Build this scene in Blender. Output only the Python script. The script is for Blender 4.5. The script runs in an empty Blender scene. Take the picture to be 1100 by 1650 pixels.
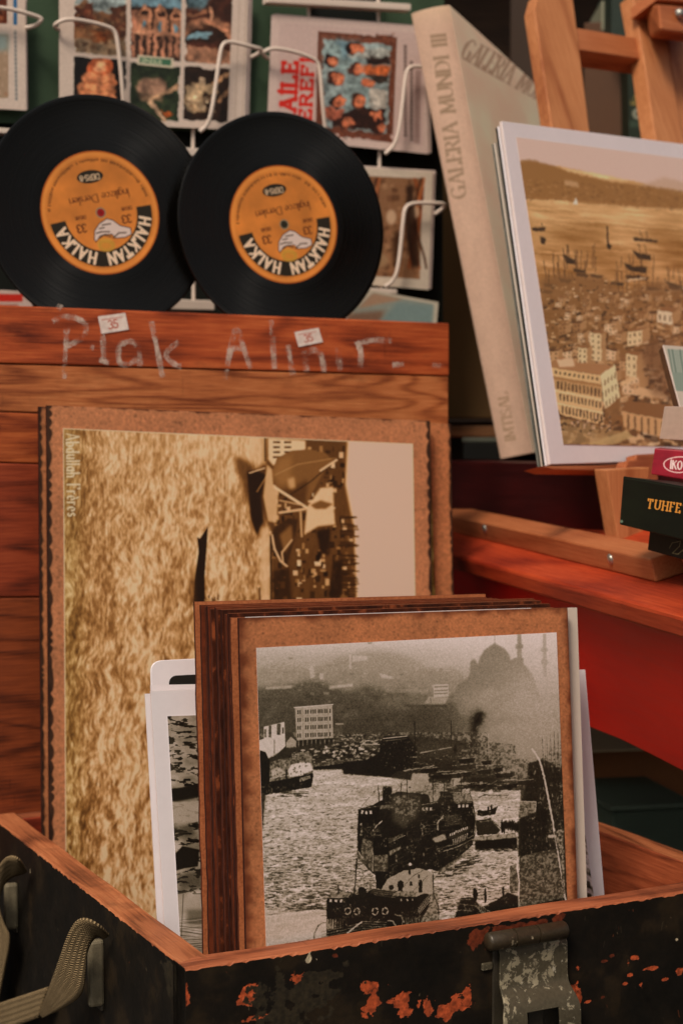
import bpy, bmesh, math, random
import numpy as np
from mathutils import Vector, Matrix
random.seed(7)
# ------------------------------------------------------------------ camera, world, sun, exposure
SC = bpy.context.scene
COL = SC.collection
FPX, CX, CY = 2650.0, 550.0, 825.0          # focal length and centre in the photograph's pixels
PITCH = math.atan(120 / FPX)
EYE = Vector((0, 0, 0.575))
cam_d = bpy.data.cameras.new('camera')
cam = bpy.data.objects.new('camera', cam_d); COL.objects.link(cam)
cam.location = EYE
cam.rotation_euler = (math.pi / 2 - PITCH, 0, 0)
cam_d.sensor_fit = 'VERTICAL'; cam_d.sensor_height = 36.0
cam_d.lens = 36.0 * FPX / 1650.0
cam_d.clip_start = 0.05; cam_d.clip_end = 400
cam_d.dof.use_dof = True; cam_d.dof.focus_distance = 1.09; cam_d.dof.aperture_fstop = 9.0
SC.camera = cam
w = bpy.data.worlds.new('World'); SC.world = w; w.use_nodes = True
wn = w.node_tree; bg = wn.nodes['Background']
sky = wn.nodes.new('ShaderNodeTexSky'); sky.sky_type = 'NISHITA'; sky.sun_disc = False
SUN_EL, SUN_AZ = math.radians(48), math.radians(205)
sky.sun_elevation = SUN_EL; sky.sun_rotation = SUN_AZ
sky.air_density = 1.0; sky.dust_density = 4.0
# overcast: the same sky with most of its blue taken out
soft = wn.nodes.new('ShaderNodeHueSaturation'); soft.inputs['Saturation'].default_value = 0.30
warm = wn.nodes.new('ShaderNodeMixRGB'); warm.blend_type = 'MULTIPLY'; warm.inputs[0].default_value = 1.0; warm.inputs[2].default_value = (1.0, 0.965, 0.90, 1)
wn.links.new(sky.outputs[0], soft.inputs['Color']); wn.links.new(soft.outputs[0], warm.inputs[1]); wn.links.new(warm.outputs[0], bg.inputs[0]); bg.inputs[1].default_value = 0.050
sd = bpy.data.lights.new('sun', 'SUN'); sd.energy = 1.5; sd.angle = math.radians(16); sd.color = (1.0, 0.88, 0.74)
sun = bpy.data.objects.new('sun', sd); COL.objects.link(sun)
sun_dir = Vector((math.sin(SUN_AZ) * math.cos(SUN_EL), math.cos(SUN_AZ) * math.cos(SUN_EL), math.sin(SUN_EL)))
sun.rotation_euler = sun_dir.to_track_quat('Z', 'Y').to_euler()
SC.view_settings.view_transform = 'Standard'; SC.view_settings.look = 'None'
SC.view_settings.exposure = 0.74; SC.view_settings.gamma = 1.0
try: SC.view_settings.use_curve_mapping = False
except Exception: pass
# ------------------------------------------------------------------ geometry helpers
RC = Matrix.Rotation(math.pi / 2 - PITCH, 3, 'X')
def ray(px, py): return RC @ Vector(((px - CX) / FPX, -(py - CY) / FPX, -1.0))
def W(px, py, d): return EYE + ray(px, py) * d
INV = {}
def thing(name, label, cat, M=None, group=None):
    o = bpy.data.objects.new(name, None); COL.objects.link(o); o.empty_display_size = 0.02
    M = M.copy() if M is not None else Matrix.Identity(4)
    o.matrix_basis = M; INV[o.name] = M
    o['label'] = label; o['category'] = cat
    if group: o['group'] = group
    return o
def tag(o, label, cat, group=None):
    o['label'] = label; o['category'] = cat
    if group: o['group'] = group
    return o
def link(name, me, M, parent=None, mats=(), bevel=0, smooth=False):
    o = bpy.data.objects.new(name, me); COL.objects.link(o)
    for m in mats: me.materials.append(m)
    if parent is not None:
        o.parent = parent
        o.matrix_basis = INV[parent.name].inverted() @ M
    else:
        o.matrix_basis = M
    INV[o.name] = M.copy()
    if smooth:
        for p in me.polygons: p.use_smooth = True
    if bevel:
        b = o.modifiers.new('bevel', 'BEVEL'); b.width = bevel; b.segments = 2; b.limit_method = 'ANGLE'; b.angle_limit = math.radians(50)
    return o
def mesh(name, vs, fs, uvs=None, mi=None):
    me = bpy.data.meshes.new(name)
    me.from_pydata([tuple(v) for v in vs], [], fs)
    if mi: me.polygons.foreach_set('material_index', mi)
    if uvs is not None:
        l = me.uv_layers.new(name='UVMap')
        for p in me.polygons:
            for li, vi in zip(p.loop_indices, p.vertices): l.data[li].uv = uvs[vi]
    me.update(); return me
def recalc(me):
    bm = bmesh.new(); bm.from_mesh(me); bmesh.ops.recalc_face_normals(bm, faces=bm.faces); bm.to_mesh(me); bm.free(); return me
def hit(M, px, py, y0=0.0, t=0.0):
    """pixel ray against the local plane y = y0 + t*z of frame M; returns the local point"""
    Mi = M.inverted(); o = Mi @ EYE; r = Mi.to_3x3() @ ray(px, py)
    s = (y0 + t * o.z - o.y) / (r.y - t * r.z)
    return o + r * s
def homog(src, dst):
    A = []
    for (x, y), (u, v) in zip(src, dst):
        A.append([x, y, 1, 0, 0, 0, -u * x, -u * y]); A.append([0, 0, 0, x, y, 1, -v * x, -v * y])
    b = np.array([c for p in dst for c in p], float)
    h = np.linalg.solve(np.array(A, float), b)
    return np.append(h, 1).reshape(3, 3)
def happ(H, x, y):
    d = H[2, 0] * x + H[2, 1] * y + H[2, 2]
    return (H[0, 0] * x + H[0, 1] * y + H[0, 2]) / d, (H[1, 0] * x + H[1, 1] * y + H[1, 2]) / d
def frame3(bl, br, tl):
    """frame from three (px,py,depth): origin bottom left, x along the bottom, z up the sheet, y away"""
    a, b, c = W(*bl), W(*br), W(*tl)
    x = (b - a).normalized(); z = (c - a); z = (z - x * z.dot(x)).normalized(); y = z.cross(x)
    M = Matrix((x, y, z)).transposed().to_4x4(); M.translation = a
    return M
def yawframe(px, py, d, ang):
    """upright frame at a pixel/depth, x axis turned ang degrees (0 = picture right, + = going away)"""
    M = Matrix.Rotation(math.radians(ang), 4, 'Z'); M.translation = W(px, py, d); return M
def panel(name, M, quad, thick, front, side, parent=None, y0=0.0, t=0.0, n=8, bevel=0, curve=None):
    """a sheet whose front face has corners quad (TL,TR,BR,BL pixels) on plane y=y0+t*z, with real thickness behind it"""
    H = homog([(0, 0), (1, 0), (1, 1), (0, 1)], quad)
    vs = []; uv = []; fs = []; mi = []
    nrm = Vector((0, 1, -t)).normalized()
    for k in (0, 1):
        for j in range(n + 1):
            for i in range(n + 1):
                u, v = i / n, j / n
                x, y = happ(H, u, v); p = hit(M, x, y, y0, t)
                if curve: p = p + nrm * curve(u, v)
                if k: p = p + nrm * thick
                vs.append(p); uv.append((u, 1 - v))
    N = (n + 1) ** 2; g = lambda i, j, k: k * N + j * (n + 1) + i
    for j in range(n):
        for i in range(n):
            fs.append((g(i, j, 0), g(i, j + 1, 0), g(i + 1, j + 1, 0), g(i + 1, j, 0))); mi.append(0)
            fs.append((g(i, j, 1), g(i + 1, j, 1), g(i + 1, j + 1, 1), g(i, j + 1, 1))); mi.append(1)
    for i in range(n):
        fs += [(g(i, 0, 0), g(i + 1, 0, 0), g(i + 1, 0, 1), g(i, 0, 1)), (g(i, n, 0), g(i, n, 1), g(i + 1, n, 1), g(i + 1, n, 0)),
               (g(0, i, 0), g(0, i, 1), g(0, i + 1, 1), g(0, i + 1, 0)), (g(n, i, 0), g(n, i + 1, 0), g(n, i + 1, 1), g(n, i, 1))]
        mi += [1] * 4
    me = recalc(mesh(name, vs, fs, uv, mi))
    return link(name, me, M, parent, (front, side), bevel)
def polypanel(name, M, pts, thick, mat, parent=None, y0=0.0, t=0.0, bevel=0, smooth=False):
    n = len(pts); nrm = Vector((0, 1, -t)).normalized()
    a = [hit(M, x, y, y0, t) for x, y in pts]; vs = a + [p + nrm * thick for p in a]
    fs = [tuple(range(n)), tuple(range(2 * n - 1, n - 1, -1))] + [(i, (i + 1) % n, n + (i + 1) % n, n + i) for i in range(n)]
    return link(name, recalc(mesh(name, vs, fs)), M, parent, (mat,), bevel)
def box(name, M, lo, hi, mat, parent=None, bevel=0.0008):
    vs = [(x, y, z) for z in (lo[2], hi[2]) for y in (lo[1], hi[1]) for x in (lo[0], hi[0])]
    fs = [(0, 2, 3, 1), (4, 5, 7, 6), (0, 1, 5, 4), (2, 6, 7, 3), (0, 4, 6, 2), (1, 3, 7, 5)]
    uv = [((v[0] - lo[0]) / max(hi[0] - lo[0], 1e-6), (v[2] - lo[2]) / max(hi[2] - lo[2], 1e-6)) for v in vs]
    return link(name, mesh(name, vs, fs, uv), M, parent, (mat,), bevel)
def smoothpath(pts, rounds=2):
    for _ in range(rounds):
        q = [pts[0]]
        for a, b in zip(pts, pts[1:]): q += [a * .75 + b * .25, a * .25 + b * .75]
        q.append(pts[-1]); pts = q
    return pts
def tube(name, pts, r, mat, parent=None, M=None, seg=10, rounds=2):
    pts = smoothpath([Vector(p) for p in pts], rounds)
    vs = []; fs = []; up = Vector((0.13, 0.98, 0.1)); n = len(pts)
    for i, p in enumerate(pts):
        d = (pts[min(i + 1, n - 1)] - pts[max(i - 1, 0)]).normalized()
        a = d.cross(up).normalized(); b = d.cross(a).normalized()
        for k in range(seg):
            c = 2 * math.pi * k / seg; vs.append(p + (a * math.cos(c) + b * math.sin(c)) * r)
    for i in range(n - 1):
        for k in range(seg): fs.append((i * seg + k, i * seg + (k + 1) % seg, (i + 1) * seg + (k + 1) % seg, (i + 1) * seg + k))
    fs += [tuple(range(seg)), tuple(range((n - 1) * seg, n * seg))]
    return link(name, recalc(mesh(name, vs, fs)), M if M is not None else Matrix.Identity(4), parent, (mat,), 0, True)
def lathe(name, prof, M, mat, parent=None, seg=64, axis='y', smooth=True):
    """profile (radius, offset) turned about the local y axis"""
    vs = []; fs = []; n = len(prof)
    for k in range(seg):
        c = 2 * math.pi * k / seg
        for r, h in prof:
            vs.append((r * math.cos(c), h, r * math.sin(c)) if axis == 'y' else (h, r * math.cos(c), r * math.sin(c)))
    for k in range(seg):
        q = (k + 1) % seg
        for i in range(n - 1): fs.append((k * n + i, q * n + i, q * n + i + 1, k * n + i + 1))
    me = recalc(mesh(name, vs, fs)); o = link(name, me, M, parent, (mat,), 0, smooth)
    if smooth:
        try: me.set_sharp_from_angle(angle=math.radians(40))
        except Exception: pass
    return o
# ------------------------------------------------------------------ colour and materials
K = 1.30                                     # albedo of a surface seen as a given display value in this soft light
def s2l(c):
    c = np.asarray(c, float)
    return np.where(c <= 0.04045, c / 12.92, ((c + 0.055) / 1.055) ** 2.4)
def C(r, g, b, k=None):
    v = np.clip(s2l(np.array([r, g, b]) / 255.0) * (K if k is None else k), 0, 0.84)
    return (float(v[0]), float(v[1]), float(v[2]), 1.0)
class NT:
    def __init__(s, name):
        s.m = bpy.data.materials.new(name); s.m.use_nodes = True; s.t = s.m.node_tree
        s.b = s.t.nodes['Principled BSDF']
    def n(s, kind, **kw):
        x = s.t.nodes.new('ShaderNode' + kind)
        for k, v in kw.items():
            if k.startswith('i_'):
                key = k[2:]; key = int(key) if key.isdigit() else key.replace('_', ' ')
                x.inputs[key].default_value = v
            else: setattr(x, k, v)
        return x
    def l(s, a, b): s.t.links.new(a, b)
    def math(s, op, a, b=None, clamp=False):
        x = s.n('Math', operation=op, use_clamp=clamp)
        for i, q in enumerate((a, b)):
            if q is None: continue
            if isinstance(q, (int, float)): x.inputs[i].default_value = q
            else: s.l(q, x.inputs[i])
        return x.outputs[0]
    def coords(s, scale=(1, 1, 1), out='Object', loc=(0, 0, 0), rot=(0, 0, 0)):
        c = s.n('TexCoord'); m = s.n('Mapping'); m.inputs['Scale'].default_value = scale
        m.inputs['Location'].default_value = loc; m.inputs['Rotation'].default_value = rot
        s.l(c.outputs[out], m.inputs[0]); return m.outputs[0]
    def noise(s, co, scale, detail=4, rough=.55, dist=0.0):
        x = s.n('TexNoise'); x.inputs['Scale'].default_value = scale; x.inputs['Detail'].default_value = detail
        x.inputs['Roughness'].default_value = rough; x.inputs['Distortion'].default_value = dist
        s.l(co, x.inputs['Vector']); return x.outputs['Fac']
    def ramp(s, fac, stops, interp='LINEAR'):
        r = s.n('ValToRGB'); r.color_ramp.interpolation = interp
        e = r.color_ramp.elements
        while len(e) < len(stops): e.new(0.5)
        for q, (p, c) in zip(e, stops):
            q.position = p; q.color = c if len(c) == 4 else (*c, 1)
        s.l(fac, r.inputs[0]); return r.outputs[0]
    def mix(s, fac, a, b, mode='MIX'):
        x = s.n('MixRGB', blend_type=mode)
        for i, q in ((0, fac), (1, a), (2, b)):
            if isinstance(q, (int, float)): x.inputs[i].default_value = q
            elif isinstance(q, tuple): x.inputs[i].default_value = q
            else: s.l(q, x.inputs[i])
        return x.outputs[0]
    def bump(s, h, strength, dist=0.001):
        x = s.n('Bump'); x.inputs['Strength'].default_value = strength; x.inputs['Distance'].default_value = dist
        s.l(h, x.inputs['Height']); s.l(x.outputs[0], s.b.inputs['Normal'])
    def fin(s, col, rough=.6, spec=.3, metal=0.0):
        if isinstance(col, tuple): s.b.inputs['Base Color'].default_value = col
        else: s.l(col, s.b.inputs['Base Color'])
        if isinstance(rough, (int, float)): s.b.inputs['Roughness'].default_value = rough
        else: s.l(rough, s.b.inputs['Roughness'])
        s.b.inputs['Specular IOR Level'].default_value = spec; s.b.inputs['Metallic'].default_value = metal
        return s.m
G = lambda v: (v, v, v, 1)
def mul(c, k): return (min(c[0] * k, 1), min(c[1] * k, 1), min(c[2] * k, 1), 1)
def m_plain(name, c, rough=.6, spec=.3, mottle=.18, sc=18, bump=.15, metal=0.0):
    t = NT(name); co = t.coords(); f = t.noise(co, sc, 6, .6); f2 = t.noise(co, sc * 14, 3, .6)
    a = t.ramp(f, [(0.3, mul(c, 1 - mottle)), (0.7, mul(c, 1 + mottle * .6))])
    a = t.mix(.25, a, t.ramp(f2, [(0.35, mul(c, 1 - mottle)), (0.65, mul(c, 1 + mottle))]))
    t.bump(f2, bump, .0006)
    return t.fin(a, t.math('ADD', t.math('MULTIPLY', f, .3), rough - .15), spec, metal)
def m_wood(name, dark, mid, light, grain='x', sc=1.0, rough=.55, seed=0.0, ring=11.0, spec=.3, dirt=.35, redstain=None):
    t = NT(name)
    st = {'x': (2.0, 13, 13), 'y': (13, 2.0, 13), 'z': (13, 13, 2.0)}[grain]
    fs = {'x': (22, 560, 560), 'y': (560, 22, 560), 'z': (560, 560, 22)}[grain]
    co = t.coords(tuple(a * sc for a in st), loc=(seed, seed * 1.7, seed * .6))
    base = t.noise(co, 1.0, 2.2, .45, .35)
    rg = t.math('SINE', t.math('MULTIPLY', base, ring * 6.28))
    rg = t.math('ADD', t.math('MULTIPLY', rg, .5), .5)
    rg = t.math('POWER', rg, 2.6)
    cf = t.coords(tuple(a * sc for a in fs), loc=(seed * 3, seed, seed)); fine = t.noise(cf, 1.0, 5, .65)
    blotch = t.noise(t.coords((1, 1, 1), loc=(seed, 0, seed)), 9, 5, .6)
    v = t.math('ADD', t.math('MULTIPLY', rg, .26), t.math('MULTIPLY', fine, .92))
    v = t.math('ADD', v, t.math('MULTIPLY', t.math('SUBTRACT', blotch, .5), .55))
    col = t.ramp(v, [(0.22, light), (0.50, mid), (0.88, dark)])
    if dirt:
        d = t.ramp(t.noise(t.coords((3, 3, 7), loc=(seed * 2, 3, 1)), 5, 7, .65), [(.56, G(0)), (.74, G(1))])
        col = t.mix(t.math('MULTIPLY', d, dirt), col, mul(dark, .35))
    wr = t.ramp(t.noise(t.coords(tuple(a * .5 for a in st), loc=(seed, seed + 4, 2)), 9, 9, .72), [(.585, G(0)), (.66, G(1))])
    col = t.mix(t.math('MULTIPLY', wr, .26), col, mul(light, 1.1))
    sc_ = t.ramp(t.noise(t.coords(tuple((260 if a < 100 else 26) for a in fs), loc=(seed, 1, seed)), 1.0, 2, .5), [(.70, G(0)), (.75, G(1))])
    col = t.mix(t.math('MULTIPLY', sc_, .28), col, mul(dark, .5))
    if redstain: col = t.mix(t.ramp(t.noise(t.coords(loc=(seed, 9, 2)), 7, 3), [(.5, G(0)), (.75, G(1))]), col, redstain, 'MULTIPLY')
    t.bump(t.math('ADD', t.math('MULTIPLY', rg, .5), fine), .35, .0008)
    return t.fin(col, t.math('ADD', t.math('MULTIPLY', fine, .3), rough - .15), spec)
def m_img(name, pic, rough=.5, spec=.3, bump=0.0, coat=0.0):
    t = NT(name); im = pic.image(name)
    x = t.n('TexImage'); x.image = im; x.extension = 'EXTEND'
    tc = t.n('TexCoord'); t.l(tc.outputs['UV'], x.inputs[0])
    f = t.noise(t.coords(), 26, 5, .6)
    if bump: t.bump(t.noise(t.coords(), 420, 3), bump, .0004)
    return t.fin(x.outputs[0], t.math('ADD', t.math('MULTIPLY', f, .24), rough - .12), spec)
# ------------------------------------------------------------------ painting of printed matter
def fbm(h, w, cy, cx, octv=4, seed=0, pers=.55):
    """value noise; cell sizes cy,cx in pixels; result 0..1 centred on 0.5"""
    rs = np.random.RandomState(seed); out = np.zeros((h, w)); amp = 1.0; tot = 0
    for o in range(octv):
        ny, nx = int(h / cy) + 3, int(w / cx) + 3
        g = rs.rand(ny, nx)
        y = np.arange(h) / cy + rs.rand(); x = np.arange(w) / cx + rs.rand()
        y = np.clip(y, 0, ny - 1.001); x = np.clip(x, 0, nx - 1.001)
        yi = y.astype(int); xi = x.astype(int); fy = (y - yi); fx = (x - xi)
        fy = (fy * fy * (3 - 2 * fy))[:, None]; fx = (fx * fx * (3 - 2 * fx))[None]
        yi1 = np.minimum(yi + 1, ny - 1); xi1 = np.minimum(xi + 1, nx - 1)
        v = (g[yi][:, xi] * (1 - fx) + g[yi][:, xi1] * fx) * (1 - fy) + (g[yi1][:, xi] * (1 - fx) + g[yi1][:, xi1] * fx) * fy
        out += amp * v; tot += amp; amp *= pers; cy = max(cy / 2, 1); cx = max(cx / 2, 1)
    out /= tot
    return np.clip((out - .5) * 1.6 + .5, 0, 1)
def sst(x, a, b):
    t = np.clip((x - a) / (b - a), 0, 1); return t * t * (3 - 2 * t)
def blur(m, k):
    k = int(k)
    if k < 1: return m
    for _ in range(2):
        for ax in (0, 1):
            p = np.pad(m, [(k + 1, k) if a == ax else (0, 0) for a in (0, 1)], mode='edge'); c = np.cumsum(p, axis=ax)
            n = m.shape[ax]
            m = (np.take(c, range(2 * k + 1, 2 * k + 1 + n), axis=ax) - np.take(c, range(0, n), axis=ax)) / (2 * k + 1)
    return m
class Pic:
    """canvas for a flat print; drawing coordinates are the corner coordinates in quad (TL,TR,BR,BL)"""
    def __init__(s, quad, w, h, base, ch=3):
        s.w, s.h = w, h; s.H = homog(quad, [(0, 0), (w, 0), (w, h), (0, h)])
        Hi = np.linalg.inv(s.H); yy, xx = np.mgrid[0:h, 0:w] + .5
        s.X, s.Y = happ(Hi, xx, yy)
        x0, _ = quad[0]; s.sc = w / math.hypot(quad[1][0] - quad[0][0], quad[1][1] - quad[0][1])
        s.a = np.zeros((h, w, ch)) + np.asarray(base, float); s.ch = ch
    def blend(s, sl, m, col, al=1.0):
        col = np.asarray(col, float); m = (m * al)[..., None]
        s.a[sl] = s.a[sl] * (1 - m) + (col if col.ndim < 2 else col) * m
    def mask(s, pts, soft=0, ss=2):
        p = [happ(s.H, x, y) for x, y in pts]; xs = [q[0] for q in p]; ys = [q[1] for q in p]
        pad = int(soft * s.sc * 2 + 2)
        x0 = max(int(min(xs)) - pad, 0); x1 = min(int(max(xs)) + pad + 1, s.w); y0 = max(int(min(ys)) - pad, 0); y1 = min(int(max(ys)) + pad + 1, s.h)
        if x1 <= x0 or y1 <= y0: return None, None
        Y, X = np.mgrid[0:(y1 - y0) * ss, 0:(x1 - x0) * ss]; X = x0 + (X + .5) / ss; Y = y0 + (Y + .5) / ss
        ins = np.zeros(X.shape, bool); n = len(p)
        for i in range(n):
            ax, ay = p[i]; bx, by = p[(i + 1) % n]
            if ay == by: continue
            ins ^= ((ay > Y) != (by > Y)) & (X < (bx - ax) * (Y - ay) / (by - ay) + ax)
        m = ins.reshape(y1 - y0, ss, x1 - x0, ss).mean((1, 3))
        if soft: m = blur(m, soft * s.sc)
        return (slice(y0, y1), slice(x0, x1)), m
    def poly(s, pts, col, al=1.0, soft=0, tex=None):
        sl, m = s.mask(pts, soft)
        if sl is None: return
        if tex is not None: m = m * tex[sl]
        s.blend(sl, m, col, al)
    def rect(s, x0, y0, x1, y1, col, al=1.0, soft=0): s.poly([(x0, y0), (x1, y0), (x1, y1), (x0, y1)], col, al, soft)
    def ell(s, cx, cy, rx, ry, col, al=1.0, soft=0, rot=0, a0=0, a1=360):
        r = math.radians(rot); P = []
        for k in range(33):
            a = math.radians(a0 + (a1 - a0) * k / 32); x, y = rx * math.cos(a), ry * math.sin(a)
            P.append((cx + x * math.cos(r) - y * math.sin(r), cy + x * math.sin(r) + y * math.cos(r)))
        s.poly(P, col, al, soft)
    def blob(s, cx, cy, rx, ry, col, al=1.0):
        m = np.exp(-(((s.X - cx) / rx) ** 2 + ((s.Y - cy) / ry) ** 2)); s.blend((slice(None), slice(None)), m, col, al)
    def line(s, pts, wd, col, al=1.0):
        for (a, b) in zip(pts, pts[1:]):
            ax, ay = happ(s.H, *a); bx, by = happ(s.H, *b); r = max(wd * s.sc / 2, .35)
            x0 = max(int(min(ax, bx) - r - 2), 0); x1 = min(int(max(ax, bx) + r + 3), s.w); y0 = max(int(min(ay, by) - r - 2), 0); y1 = min(int(max(ay, by) + r + 3), s.h)
            if x1 <= x0 or y1 <= y0: continue
            Y, X = np.mgrid[y0:y1, x0:x1] + .5; dx, dy = bx - ax, by - ay; L = dx * dx + dy * dy + 1e-9
            t = np.clip(((X - ax) * dx + (Y - ay) * dy) / L, 0, 1); d = np.hypot(X - ax - t * dx, Y - ay - t * dy)
            s.blend((slice(y0, y1), slice(x0, x1)), np.clip(r - d + .5, 0, 1), col, al)
    def text(s, txt, x, y, rd, hgt, col, thick=.12, thin=None, serif=False, al=1.0, adv=1.0, gap=.22, wide=1.0):
        """text from (x,y) on the baseline along unit vector rd (y down), cap height hgt; letters rise to the left of rd"""
        L = math.hypot(*rd); rd = (rd[0] / L, rd[1] / L); up = (rd[1], -rd[0]); thin = thin or thick; px = 0
        for chh in txt:
            w_, st = GLY.get(chh, (0.5, []))
            for pl in st:
                q = [(x + rd[0] * (px + a * wide) * hgt + up[0] * b * hgt, y + rd[1] * (px + a * wide) * hgt + up[1] * b * hgt) for a, b in pl]
                for i in range(len(pl) - 1):
                    da, db = (pl[i + 1][0] - pl[i][0]) * wide, pl[i + 1][1] - pl[i][1]; l = math.hypot(da, db) + 1e-9
                    f = abs(db) / l
                    if abs(da) / l > .15 and da * db > 0: f *= .25
                    s.line([q[i], q[i + 1]], (thin + (thick - thin) * f) * hgt, col, al)
                if serif:
                    for e, nb in ((0, 1), (-1, -2)):
                        (a, b), (c, d) = pl[e], pl[nb]
                        if (b < .03 or b > .97) and abs(d - b) > .12:
                            sa = .13
                            e0 = (x + rd[0] * (px + a * wide - sa) * hgt + up[0] * b * hgt, y + rd[1] * (px + a * wide - sa) * hgt + up[1] * b * hgt)
                            e1 = (x + rd[0] * (px + a * wide + sa) * hgt + up[0] * b * hgt, y + rd[1] * (px + a * wide + sa) * hgt + up[1] * b * hgt)
                            s.line([e0, e1], max(thin, thick * .5 if serif == 2 else thin) * hgt, col, al)
            px += (w_ * wide + gap) * adv
        return px * hgt
    def warp(s, amp, cell, seed):
        yy, xx = np.mgrid[0:s.h, 0:s.w]; dx = (fbm(s.h, s.w, cell, cell, 3, seed) - .5) * 2 * amp; dy = (fbm(s.h, s.w, cell, cell, 3, seed + 1) - .5) * 2 * amp
        s.a = s.a[np.clip((yy + dy).round().astype(int), 0, s.h - 1), np.clip((xx + dx).round().astype(int), 0, s.w - 1)]
    def image(s, name):
        a = s.a
        if s.ch == 1:
            g = np.clip(a[..., 0], 0, 1); R = np.array(TONE, float)
            a = np.stack([np.interp(g, R[:, 0], R[:, k]) for k in (1, 2, 3)], -1)
        lin = np.clip(s2l(np.clip(a, 0, 255) / 255.0) * K, 0, .86)
        srgb = np.where(lin <= .0031308, lin * 12.92, 1.055 * lin ** (1 / 2.4) - .055)
        out = np.ones((s.h, s.w, 4), np.float32); out[..., :3] = srgb[::-1]
        im = bpy.data.images.new(name, s.w, s.h); im.pixels.foreach_set(out.ravel()); im.update(); im.pack()
        return im
TONE = [(0, 15, 11, 6), (.2, 48, 41, 29), (.45, 106, 96, 79), (.7, 152, 138, 122), (1, 214, 199, 197)]
def arc(cx, cy, rx, ry, a0, a1, n=10): return [(cx + rx * math.cos(math.radians(a0 + (a1 - a0) * k / n)), cy + ry * math.sin(math.radians(a0 + (a1 - a0) * k / n))) for k in range(n + 1)]
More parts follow.
